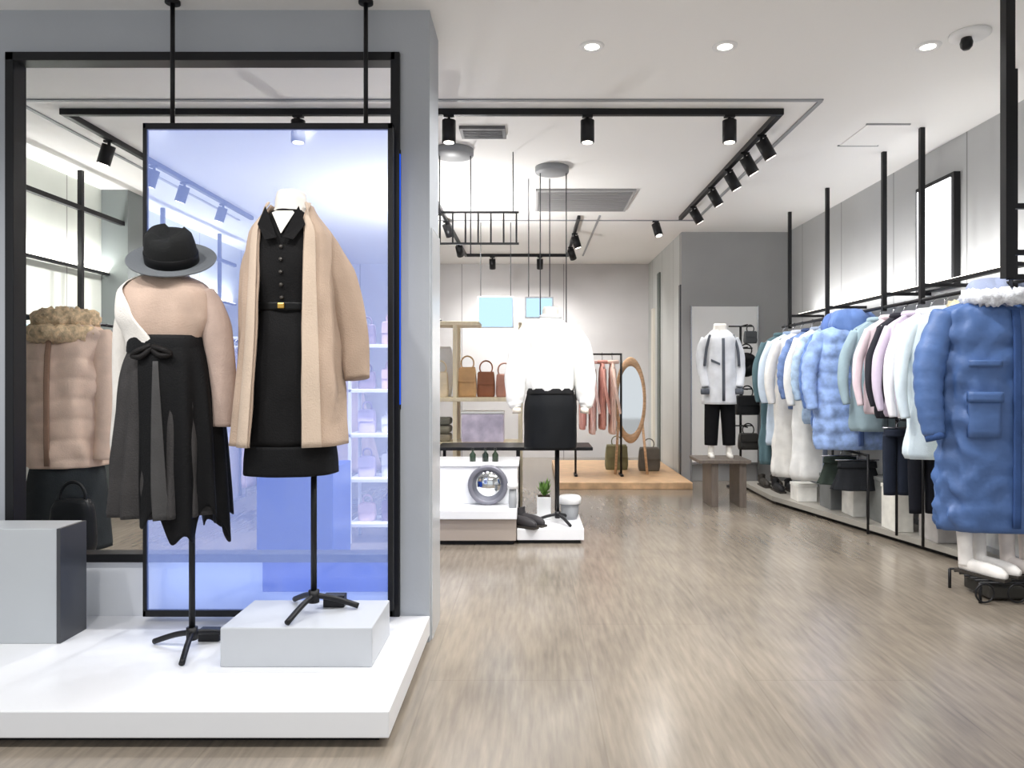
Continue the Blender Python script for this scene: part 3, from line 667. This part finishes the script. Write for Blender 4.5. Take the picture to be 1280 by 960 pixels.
# ------------------------------------------------------------------ centre back displays
p = thing('plinth', 'low white plinth under the white blouse bust', 'plinth', (.1, 5.05, 0))
MB().box(-.10, .347, 4.80, 5.32, .025, .10).build('top', M['white'], p, bevel=.003)
MB().box(-.09, .325, 4.83, 5.30, 0, .025).build('toe_kick', M['black'], p)
p = thing('plinth', 'greige plinth with white top beside the pier, holding the white case', 'plinth', (-.4, 5.0, 0))
MB().box(-.72, -.105, 4.76, 5.5, .03, .175).build('body', mat('greige_laminate', (168,156,146), .5), p, bevel=.003)
MB().box(-.72, -.10, 4.74, 5.5, .175, .235).build('top', M['white'], p, bevel=.004)['label'] = 'white top slab'
MB().box(-.71, -.12, 4.80, 5.5, 0, .03).build('toe_kick', M['black'], p)
p = thing('display_case', 'white display case standing on the greige plinth', 'case', (-.4, 5.2, .235))
MB().box(-.72, -.10, 4.98, 5.4, .235, .495).build('body', M['white'], p, bevel=.004)
MB().box(-.73, -.09, 4.97, 5.41, .495, .515).build('lid', M['white'], p, bevel=.003)
p = thing('ring_mirror', 'round mirror in thick grey ring frame leaning on the white case', 'mirror', (-.302, 4.9, .235))
q = MB(); q.torus((-.302,4.935,.372), .122, .016, 'y', 1, 1, 48, 12); q.build('frame', mat('pewter', (120,120,130), .4, .3), p)
q = MB(); q.tube([(-.302,4.93,.372),(-.302,4.942,.372)], .118, 40); q.build('glass', M['mirror'], p)
for k, (x, c, l) in enumerate([(-.42,(40,60,44),'green bottle on the white case, leftmost of three'), (-.33,(30,44,36),'dark green bottle on the white case, middle of three'), (-.26,(44,58,40),'olive bottle on the white case, rightmost of three')]):
    o = thing('bottle', l, 'bottle', (x, 5.1, .515), 0, 'bottles on the white case')
    q = MB(); q.lathe([(0,0),(.022,0),(.022,.05),(.008,.068),(.008,.085),(0,.085)]); q.build('body', mat('bottle_%d' % k, c, .2), o, False)
    q = MB(); q.lathe([(.0085,.083),(.01,.083),(.01,.098),(0,.098)]); q.build('cap', M['black'], o, False)
o = thing('jar', 'white lidded jar at the right end of the greige plinth top', 'jar', (-.13, 4.84, .235), 0)
q = MB(); q.lathe([(0,0),(.025,0),(.028,.04),(.024,.13),(0,.13)]); q.build('body', M['midgrey'], o, False)
q = MB(); q.lathe([(.026,.13),(.036,.13),(.036,.16),(.02,.175),(0,.178)]); q.build('lid', M['whitematte'], o, False)
o = thing('potted_plant', 'small green plant in white square pot behind the white blouse bust pole', 'plant', (.085, 5.16, .10), 0)
q = MB(); q.prism([(-.05,-.05),(.05,-.05),(.05,.05),(-.05,.05)], 0, .16); q.build('pot', M['whitematte'], o, False, bevel=.006)
q = MB(); q.box(-.044,.044,-.044,.044,.155,.163); q.build('soil', cloth((70,56,44)), o, False)
q = MB()
for k in range(26):
    a = random.uniform(0, 2*PI); r_ = random.uniform(.02,.07); z_ = random.uniform(.19,.29); d_ = Vector((math.cos(a), math.sin(a), .5))
    b0 = Vector((0,0,.16)); tip = Vector((r_*math.cos(a), r_*math.sin(a), z_)); sd = Vector((-math.sin(a), math.cos(a), 0))*.016
    md = (b0*.4+tip*.6); q.add([b0, md+sd, tip, md-sd, md+Vector((0,0,.006))], [(0,1,4),(1,2,4),(2,3,4),(3,0,4)], True)
q.build('leaves', M['leaf'], o, False)
o = thing('stool', 'small white drum stool right of the white blouse bust stand', 'stool', (.27, 5.15, .10), 0)
q = MB(); q.lathe([(0,0),(.05,0),(.062,.03),(.066,.11),(0,.11)]); q.build('body', M['midgrey'], o, False)
q = MB(); q.lathe([(.066,.11),(.08,.112),(.082,.15),(.07,.165),(0,.168)]); q.build('cushion', M['whitematte'], o, False)
o = thing('shoes', 'dark ankle shoes left of the white blouse bust stand', 'shoes', (-.045, 4.90, .10), .9)
for s in (-.045, .045): shoe(o, s, (60,58,60), .02)
# black table behind
t_ = thing('table', 'low black metal table behind the white blouse bust', 'table', (-.12, 5.75, 0))
MB().box(-.74, .47, 5.55, 5.95, .545, .57).build('top', M['black'], t_, bevel=.003)
for x in (-.72, -.11, .20):
    for y in (5.57, 5.93): MB().box(x-.012, x+.012, y-.012, y+.012, 0, .545).build('leg', M['black'], t_)
MB().box(-.72, -.11, 5.57, 5.93, .18, .195).build('shelf', M['black'], t_)
# cream shelf unit with bags
s_ = thing('shelf_unit', 'cream wooden shelving unit with tan bags beside the pier', 'shelf', (-.5, 6.3, 0))
for x in (-1.0, -.655, -.10):
    for y in (6.12, 6.42): MB().box(x-.017, x+.017, y-.017, y+.017, 0, 1.575).build('post', M['cream_wood'], s_, bevel=.003)
for z in (.54, .92, 1.567):
    MB().box(-1.02, -.08 if z < 1.5 else -.45, 6.10, 6.44, z-.017, z+.017).build('shelf', M['cream_wood'], s_, bevel=.003)
bg = 'bags on the cream shelf'
bag(-.56, 6.25, .938, .16, .26, .1, (206,166,120), 'light tan bag on the cream shelf, beside the post', name='handbag', grp=bg)
bag(-.40, 6.27, .938, .16, .22, .1, (150,98,72), 'brown bag on the cream shelf, middle of the row', name='handbag', grp=bg)
bag(-.24, 6.25, .938, .15, .20, .1, (190,140,124), 'dusty pink bag on the cream shelf, right end of row', name='handbag', grp=bg)
bag(-.80, 6.25, .938, .15, .22, .1, (240,226,200), 'cream bag on the shelf left of the post', name='handbag', grp=bg)
o = thing('gift_box', 'white box with lilac blotches on the lowest cream shelf', 'box', (-.40, 6.2, .557))
MB().box(-.20,.16,-.09,.1,0,.24).build('body', mat('lilac_print', (222,212,238), .5, 0, 0, 0, .14, 9), o, False, bevel=.01)
MB().box(-.205,.165,-.095,.105,.24,.262).build('lid', M['whitematte'], o, False, bevel=.006)
o = thing('folded_blanket', 'folded grey brown blanket on the lowest cream shelf left of post', 'blanket', (-.82, 6.25, .557))
for k in range(3): MB().box(-.12,.12,-.1,.1,.002+.07*k,.065+.07*k).build('fold', cloth((150-14*k,142-10*k,124-6*k)), o, False, bevel=.02)
o = thing('pillow', 'white pillow leaning on top of the cream bag shelf row left', 'pillow', (-.80, 6.33, 1.20))
o.location = (-.83, 6.36, .938)
q = MB(); drape(q, [(.44,0,0,.11,.012),(.40,0,0,.125,.03),(.3,0,0,.13,.045),(.12,0,0,.13,.05),(.02,0,0,.12,.03),(0,0,0,.11,.012)], 32, 16, p=4); q.build('cover', M['whitematte'], o, False)
q = MB(); q.torus((0,-.0,.22), .15, .004, 'y', .8, 1.35, 36, 6); q.build('piping', cloth((210,205,200)), o, False)
# hanging lit signs, canopies, grid
def hang_sign(x0, x1, y0, y1, d_, label, frame):
    X0, _, Zt = px(x0, y0, d_); X1, _, Zb = px(x1, y1, d_)
    o = thing('lit_sign', label, 'sign', ((X0+X1)/2, d_, Zb))
    MB().box(X0, X1, d_, d_+.04, Zb, Zt).build('case', M['whitematte'], o, bevel=.003)
    MB().box(X0+.012, X1-.012, d_-.006, d_, Zb+.012, Zt-.012).build('screen', M['bluescreen'], o)
    for X in (X0+.03, X1-.03):
        q = MB(); q.cyl((X, d_+.02, Zt-.005), (X, d_+.02, CEIL), .004, 8); q.build('wire', M['darkgrey'], o)
hang_sign(597, 642, 370, 410, 7.2, 'pale blue lit sign hanging above the cream shelving', 0)
hang_sign(656, 692, 371, 398, 5.6, 'white blue lit sign hanging behind the white blouse bust neck', 0)
def canopy(x, y, w_, label, depth_r=.6):
    d_ = F*(CEIL-CAMZ)/(470-y); X = (x-665)*d_/F; r_ = w_/2*d_/F
    o = thing('ceiling_canopy', label, 'canopy', (X, d_, CEIL-.045))
    q = MB(); q.lathe([(0,0),(r_*.96,0),(r_,.008),(r_,.045),(0,.045)], (X, d_, CEIL-.045)); q.build('disc', M['midgrey'], o)
    for s in (-.7, .85):
        q = MB(); q.cyl((X+s*r_, d_, 1.95 if w_ > 45 else 1.30), (X+s*r_, d_, CEIL-.04), .004, 8); q.build('wire', M['darkgrey'], o)
    return o
canopy(567, 187, 50, 'round grey ceiling canopy with two wires near the pier')
canopy(690, 209, 42, 'small dark ceiling canopy with wires above the white blouse bust')
gr = thing('hanging_grid', 'black ladder-like grid hanging high behind the pier edge', 'grid rack', (-.36, 4.95, 2.03))
q = MB()
for z in (2.245, 2.03): q.cyl((-.74,4.95,z), (-.09,4.95,z), .008, 8)
q.build('rail', M['darkgrey'], gr)
q = MB()
for k in range(8): q.cyl((-.72+.0875*k,4.95,2.03), (-.72+.0875*k,4.95,2.245), .006, 8)
q.build('bars', M['darkgrey'], gr)
for X in (-.70, -.13):
    q = MB(); q.cyl((X,4.95,2.245), (X,4.95,CEIL), .004, 8); q.build('wire', M['darkgrey'], gr)
# pink clothes, oval mirror on wooden step
ws_ = MB().box(.25, 1.585, 7.1, 9.0, 0, .07); tag(ws_.build('wooden_step', M['oak'], bevel=.006), 'light oak platform step at the back right', 'platform')
pr = thing('clothes_rail', 'small black clothes rail with pink garments on the oak step', 'rail', (.74, 7.6, .07))
q = MB(); q.cyl((.46,7.6,1.35), (.94,7.6,1.35), .01, 10); q.build('rail', M['black'], pr)
for x in (.46,.94):
    q = MB(); q.cyl((x,7.6,.07), (x,7.6,1.36), .012, 10); q.build('post', M['black'], pr)
    q = MB(); q.box(x-.015,x+.015,7.5,7.7,.07,.09); q.build('foot', M['black'], pr)
for k, (x, c, l) in enumerate([(.53,(232,172,164),'salmon pink cardigan leftmost on small back rail'), (.635,(240,206,200),'pale blush cardigan second on small back rail'), (.74,(214,156,144),'dusty rose cardigan third on small back rail'), (.845,(238,208,194),'cream pink cardigan rightmost on small back rail')]):
    puffer_like('cardigan', l, 'cardigan', (x, 7.6, 1.343),   .17, .78+.05*(k%2), .03, c, .45, rz=PI/2, group='cardigans on the small back rail', seed=k+40)
om = thing('oval_mirror', 'tall oval standing mirror in tan wooden frame on the oak step', 'mirror', (1.06, 7.75, .07))
q = MB(); q.torus((1.06,7.75,.86),   .15, .019, 'y', 1, 2.75, 60, 12); q.build('frame', M['tanwood'], om)
q = MB(); n_ = 48; vs = [(1.06+.145*math.cos(2*PI*k/n_), y_, .86+.40*math.sin(2*PI*k/n_)) for y_ in (7.742, 7.758) for k in range(n_)]
q.add(vs, [tuple(range(n_)), tuple(range(2*n_-1, n_-1, -1))]+[(k,n_+k,n_+(k+1)%n_,(k+1)%n_) for k in range(n_)]); q.build('glass', M['mirror'], om)
for s in (-1,1):
    q = MB(); q.tube([(1.06+s*.13,7.76,.62),(1.06+s*.17,7.68,.07)], .014, 10); q.build('leg', M['tanwood'], om)
bag(.95, 8.1, .07, .26, .28, .14, (128,124,92), 'olive bag standing on the oak step behind the oval mirror', grp='bags on the oak step')
bag(1.30, 8.0, .07, .24, .26, .14, (104,98,90), 'dark taupe bag on the oak step right of the oval mirror', grp='bags on the oak step')

# ------------------------------------------------------------------ left side of the store, seen through the opening
blp = MB(); 
tag(MB().box(-1.55, -1.12, 4.05, 4.45, 0, .60).build('plinth', M['blueplinth'], bevel=.004), 'blue display plinth behind the black skirt of the coat bust', 'plinth')
LX = -3.2
ll = thing('clothes_rail', 'black clothes rail and high beam along the left wall', 'rail', (LX, 6.0, 1.5))
q = MB(); q.cyl((LX,4.3,1.50), (LX,9.2,1.50), .012); q.build('rail', M['black'], ll)
q = MB(); q.box(LX-.2,LX-.165,4.2,8.2,2.36,2.395); q.build('beam', M['black'], ll)
for dd in (4.75, 5.4, 6.6, 7.8):
    q = MB(); q.box(LX-.2,LX-.168,dd-.016,dd+.016,1.45,CEIL); q.build('pole', M['black'], ll)
    q = MB(); q.box(LX-.18,LX+.012,dd-.01,dd+.01,1.49,1.51); q.build('arm', M['black'], ll)
struct('trim_11', MB().box(XL, XL+.22, 5.95, 6.2, 0, CEIL), mat('column_grey', (120,126,126), .6))
cols = [((196,226,236),'icy cyan jacket nearest on the left wall rail','jacket',.75), ((238,236,232),'white coat second on the left wall rail','coat',1.1), ((214,232,240),'pale cyan shirt third on the left wall rail','shirt',.75), ((226,190,180),'blush sweater fourth on the left wall rail','sweater',.7),
        ((240,240,238),'white long shirt fifth on the left wall rail','shirt',1.0), ((232,218,206),'oatmeal coat sixth on the left wall rail','coat',1.15), ((212,180,178),'rose coat seventh on the left wall rail','coat',1.1), ((228,228,232),'light grey coat eighth on the left wall rail','coat',1.15), ((196,168,160),'mauve jacket ninth on the left wall rail','jacket',.8), ((236,230,226),'ivory coat tenth on the left wall rail','coat',1.2), ((220,206,214),'lilac white coat farthest on the left wall rail','coat',1.15)]
for k, (c, l, cat, Lg) in enumerate(cols):
    puffer_like({'coat':'long_coat'}.get(cat, cat), l, cat, (LX+.02, 4.42+.42*k, 1.50), .21, Lg, .07, c, .52, rz=random.uniform(.1,.4), group='clothes on the left wall rail', seed=k*2.1+60)
# white display rack with shoes and bags just behind the pier
dr = thing('display_rack', 'white display rack of small goods right of the blue plinth', 'rack', (-1.0, 4.95, 0))
for x in (-1.22, -.72):
    for y in (4.82, 5.10): MB().box(x-.01,x+.01,y-.01,y+.01,0,1.52).build('post', M['whitematte'], dr)
for z in (.12,.42,.72,1.02,1.32): MB().box(-1.23,-.71,4.81,5.11,z-.012,z+.012).build('shelf', M['whitematte'], dr, bevel=.003)
gi = 0
names = ['lowest', 'second lowest', 'middle', 'second highest', 'top']
cl5 = [((226,196,200),'pink'), ((240,238,240),'white'), ((150,130,140),'mauve'), ((206,190,214),'lilac')]
for r_, z in enumerate((.132,.432,.732,1.032,1.332)):
    for k in range(3):
        c, cn = cl5[(r_*3+k*2+r_//2)%4]
        pos = ('left', 'middle', 'right')[k]
        bag(-1.13+.16*k, 4.94, z, .12, .12+.02*((r_+k)%3), .09, c, '%s small bag at %s of the %s white rack shelf' % (cn, pos, names[r_]), grp='small bags on the white rack', hr=.03)
wr_ = thing('clothes_rail', 'white floor rail of pale garments seen through the tinted panel', 'rail', (-2.3, 5.7, 0))
q = MB(); q.cyl((-2.72,5.7,1.42), (-1.72,5.7,1.42), .012, 12); q.build('rail', M['whitematte'], wr_)
for x in (-2.72, -1.72):
    q = MB(); q.cyl((x,5.7,.02), (x,5.7,1.43), .014, 12); q.build('post', M['whitematte'], wr_)
    MB().box(x-.02, x+.02, 5.6, 5.8, 0, .03).build('foot', M['whitematte'], wr_)
for k, (c, l) in enumerate([((244,240,244),'white long dress leftmost on the white floor rail'), ((232,222,238),'lilac long dress second on the white floor rail'), ((244,242,240),'off white coat third on the white floor rail'), ((236,214,220),'pale pink dress fourth on the white floor rail'), ((240,240,246),'cool white coat fifth on the white floor rail'), ((224,216,234),'lavender dress sixth on the white floor rail'), ((244,238,238),'ivory dress rightmost on the white floor rail')]):
    puffer_like('dress' if 'dress' in l else 'long_coat', l, 'dress' if 'dress' in l else 'coat', (-2.63+.14*k, 5.7, 1.413), .17, 1.15+.06*(k%3), .032, c, .5, rz=PI/2, group='pale garments on the white floor rail', flare=1.15, seed=k*1.9+80)
mr = thing('dress', 'pale blush dress on a stand right of the coat bust, behind the glowing blue screen', 'dress', (-1.62, 6.3, 0))
plate_base(mr, 1.4)
q = MB(); drape(q, [(1.45,0,0,.05,.05),(1.40,0,0,.13,.09),(1.3,0,0,.17,.11),(1.05,0,0,.13,.1),(.3,0,0,.28,.2)], 48, 24, fold=(.08,9,0)); q.build('dress_body', cloth((226,206,204)), mr, False)

# ------------------------------------------------------------------ ceiling fittings
def tracks(name, label, segs, loc):
    o = thing(name, label, 'track', loc); 
    for (x0,x1,y0,y1) in segs: MB().box(x0,x1,y0,y1,CEIL-.036,CEIL).build('bar', M['black'], o, bevel=.003)
tracks('lighting_track', 'black rectangular lighting track on the front part of ceiling', [(-2.72,1.45,4.14,4.175), (1.415,1.45,4.175,6.95), (-2.72,-2.685,4.175,6.95)], (0,4.16,CEIL-.036))
tracks('lighting_track', 'smaller black lighting track on the rear ceiling above back displays', [(-.85,-.82,5.8,9.1), (.435,.465,6.9,9.1), (-.85,.465,9.07,9.1)], (0,9.0,CEIL-.036))
def spot(x, y, tx, ty, label, on=True, e=28, grp='track spotlights'):
    z = CEIL-.036
    o = thing('spotlight', label, 'spotlight', (x, y, z), 0, grp)
    v = Vector((tx-x, ty-y, -(z-.9))).normalized() if (tx, ty) != (x, y) else Vector((0,0,-1))
    q = MB(); q.cyl((0,0,0), (0,0,-.035), .01, 10); q.box(-.03,.03,-.014,.014,-.012,0); q.build('bracket', M['black'], o, False)
    a = Vector((0,0,-.03)); b_ = a+v*.125
    q = MB(); q.cyl(a, b_, .040, 20); q.build('body', M['black'], o, False)
    q = MB(); q.tube([b_-v*.002, b_+v*.003], .030, 16); q.build('lens', M['lens'], o, False)
    if on:
        ld = bpy.data.lights.new('spot_lamp', 'SPOT'); ld.energy = e*1.15; ld.spot_size = math.radians(120); ld.spot_blend = .9; ld.shadow_soft_size = .05; ld.color = (1,.985,.96)
        lo = bpy.data.objects.new('spot_lamp', ld); C.objects.link(lo); lo.parent = o
        lo.location = b_+v*.02; lo.rotation_euler = v.to_track_quat('-Z', 'Y').to_euler()
EL = 1.0
for x, l in ((-.48, 'front track spotlight next to the pier edge'), (.32, 'front track spotlight in the middle of the ceiling'), (1.14, 'front track spotlight near the right track corner'), (-1.35, 'front track spotlight seen just above the hanging panel')):
    spot(x, 4.157, x, 4.157, l, e=60)
for k, y in enumerate((4.5, 4.85, 5.25, 5.75, 6.4)):
    spot(1.432, y, 2.5, y+.2, '%s spotlight from the front on the right arm of the front track' % ('first','second','third','fourth','fifth')[k], e=22)
for k, y in enumerate((4.6, 5.15, 5.6, 6.3)):
    spot(-2.702, y, -3.3, y+.1, '%s spotlight from the front on the left arm of the front track' % ('first','second','third','fourth')[k], e=40)
for k, (x, y, tx, ty) in enumerate(((-.835,6.1,-.4,6.4), (-.835,7.0,-.3,8.0), (-.835,8.2,-.6,9.9), (-.5,9.085,-.5,9.9), (.1,9.085,.1,9.9), (.45,7.6,1.0,7.8), (.45,8.4,1.1,9.6))):
    spot(x, y, tx, ty, ('rear track spotlight nearest on its left bar', 'rear track spotlight in middle of its left bar', 'rear track spotlight farthest on its left bar', 'rear track spotlight on far bar, left one', 'rear track spotlight on far bar, right one', 'rear track spotlight nearer on its right bar', 'rear track spotlight farther on its right bar')[k], e=45)
sx, sy, _ = px(820, 272, 7.0)
spot(1.2, 6.99, 1.6, 6.5, 'single black ceiling spotlight before the grey corner wall', e=40)
def downlight(x, y, label, e, lit=True):
    o = thing('downlight', label, 'downlight', (x, y, CEIL-.006), 0, 'recessed ceiling downlights')
    q = MB(); q.lathe([(.034,.006),(.034,0),(.055,0),(.058,.006)], (0,0,0), caps=False); q.build('trim_ring', M['whitematte'], o, False)
    q = MB(); q.lathe([(0,.002),(.034,.002),(.034,.005),(0,.005)], (0,0,0)); q.build('lens', M['downlight'], o, False)
    ld = bpy.data.lights.new('down_lamp', 'SPOT'); ld.energy = e; ld.spot_size = math.radians(150); ld.spot_blend = .6; ld.shadow_soft_size = .06; ld.color = (1,.99,.975)
    lo = bpy.data.objects.new('down_lamp', ld); C.objects.link(lo); lo.parent = o; lo.location = (0,0,-.03)
downlight((740-665)*3.36/F, 3.36, 'recessed downlight above the aisle, left one of two', 55)
downlight((906-665)*3.36/F, 3.36, 'recessed downlight above the aisle, right one of two', 55)
downlight((1160-665)*3.36/F, 3.36, 'recessed downlight beside the ceiling camera at right', 55)
for k, (x, y) in enumerate(((-2.3,1.5), (-1.4,1.5), (-.6,1.5), (.4,1.5), (1.4,1.5))):
    downlight(x, y, 'recessed downlight in front of the white display platform', 52)
cm = thing('security_camera', 'small ceiling security camera at upper right', 'camera', (1.97, 3.24, CEIL-.09))
q = MB(); q.lathe([(.0,.01),(.07,.01),(.085,.02),(.085,.03),(0,.03)], (1.97,3.24,CEIL-.03)); q.build('base', M['whitematte'], cm)
q = MB(); q.lathe([(0,-.028),(.014,-.026),(.024,-.014),(.027,.004),(.02,.03),(0,.03)], (1.955,3.24,CEIL-.045)); q.build('lens', M['black'], cm)
def vent(x0, x1, y0, y1, label, m, slats):
    o = thing('ceiling_vent', label, 'vent', ((x0+x1)/2, (y0+y1)/2, CEIL-.02))
    q = MB(); t=.02; q.box(x0,x1,y0,y0+t,CEIL-.02,CEIL); q.box(x0,x1,y1-t,y1,CEIL-.02,CEIL); q.box(x0,x0+t,y0+t,y1-t,CEIL-.02,CEIL); q.box(x1-t,x1,y0+t,y1-t,CEIL-.02,CEIL); q.build('frame', m, o)
    MB().box(x0+t,x1-t,y0+t,y1-t,CEIL-.006,CEIL).build('backing', mat('vent_back', (96,96,98) if slats < 9 else (168,167,166), .8), o)
    q = MB()
    for k in range(slats):
        yy = y0+t+(y1-y0-2*t)*(k+.5)/slats; q.box(x0+t,x1-t,yy-.006,yy+.006,CEIL-.018,CEIL-.004)
    q.build('slats', m, o)
vent(-.45, -.165, 4.43, 4.62, 'narrow dark ceiling vent beside the track spotlight near the pier', mat('vent_grey', (104,104,106), .6), 5)
vent(.03, .86, 5.92, 6.66, 'large grey ceiling vent above the white blouse bust', mat('vent_grey2', (168,167,167), .6), 14)
hp = thing('access_hatch', 'thin outlined access hatch on the ceiling above right rail', 'hatch', (2.2, 4.6, CEIL-.008))
MB().box(2.05, 2.30, 4.40, 4.80, CEIL-.006, CEIL).build('panel', M['ceil'], hp, bevel=.002)
q = MB(); q.box(2.04,2.31,4.39,4.40,CEIL-.008,CEIL); q.box(2.04,2.31,4.80,4.81,CEIL-.008,CEIL); q.build('rim', M['midgrey'], hp)

def uplight(name, label, x, y, z, w_, l_, e, tilt=0):  # added fittings, there only to brighten the ceiling
    o = thing(name, label, 'light', (x, y, z))
    MB().box(-w_/2, w_/2, -l_/2, l_/2, 0, .02).build('profile', M['black'], o, False)
    MB().box(-w_/2+.006, w_/2-.006, -l_/2+.01, l_/2-.01, .02, .024).build('diffuser', M['lens'], o, False)
    ld = bpy.data.lights.new('uplight_lamp', 'AREA'); ld.shape = 'RECTANGLE'; ld.size = w_; ld.size_y = l_; ld.energy = e; ld.color = (1,.99,.975)
    lo = bpy.data.objects.new('uplight_lamp', ld); C.objects.link(lo); lo.parent = o; lo.location = (0,0,.03); lo.rotation_euler = (PI, tilt, 0)
uplight('linear_uplight', 'slim linear uplight above the right rail along the wall', 2.60, 5.2, 1.70, .04, 3.6, 9, .6)
uplight('linear_uplight', 'slim linear uplight along the left wall above the clothes', XL+.05, 6.5, 1.95, .04, 4.0, 36, -.6)
uplight('linear_uplight', 'slim linear uplight lying on top of the cream shelving', -.8, 6.3, 1.585, .04, .25, 40)
# ------------------------------------------------------------------ daylight from the open mall front
wd = bpy.data.worlds.new('mall_light'); S.world = wd; wd.use_nodes = True
wd.node_tree.nodes['Background'].inputs[0].default_value = (.93,.97,1,1)
wd.node_tree.nodes['Background'].inputs[1].default_value = .8

cam = bpy.data.cameras.new('camera'); co = bpy.data.objects.new('camera', cam); C.objects.link(co)
cam.sensor_width = 36; cam.lens = F/1280*36; cam.shift_x = -25/1280; cam.shift_y = -10/1280; cam.clip_start = .05
co.location = (0, 0, CAMZ); co.rotation_euler = (PI/2, 0, 0)
S.camera = co
vs = S.view_settings
vs.view_transform = 'Standard'; vs.look = 'None'; vs.gamma = 1; vs.use_curve_mapping = False; vs.exposure = 0.22
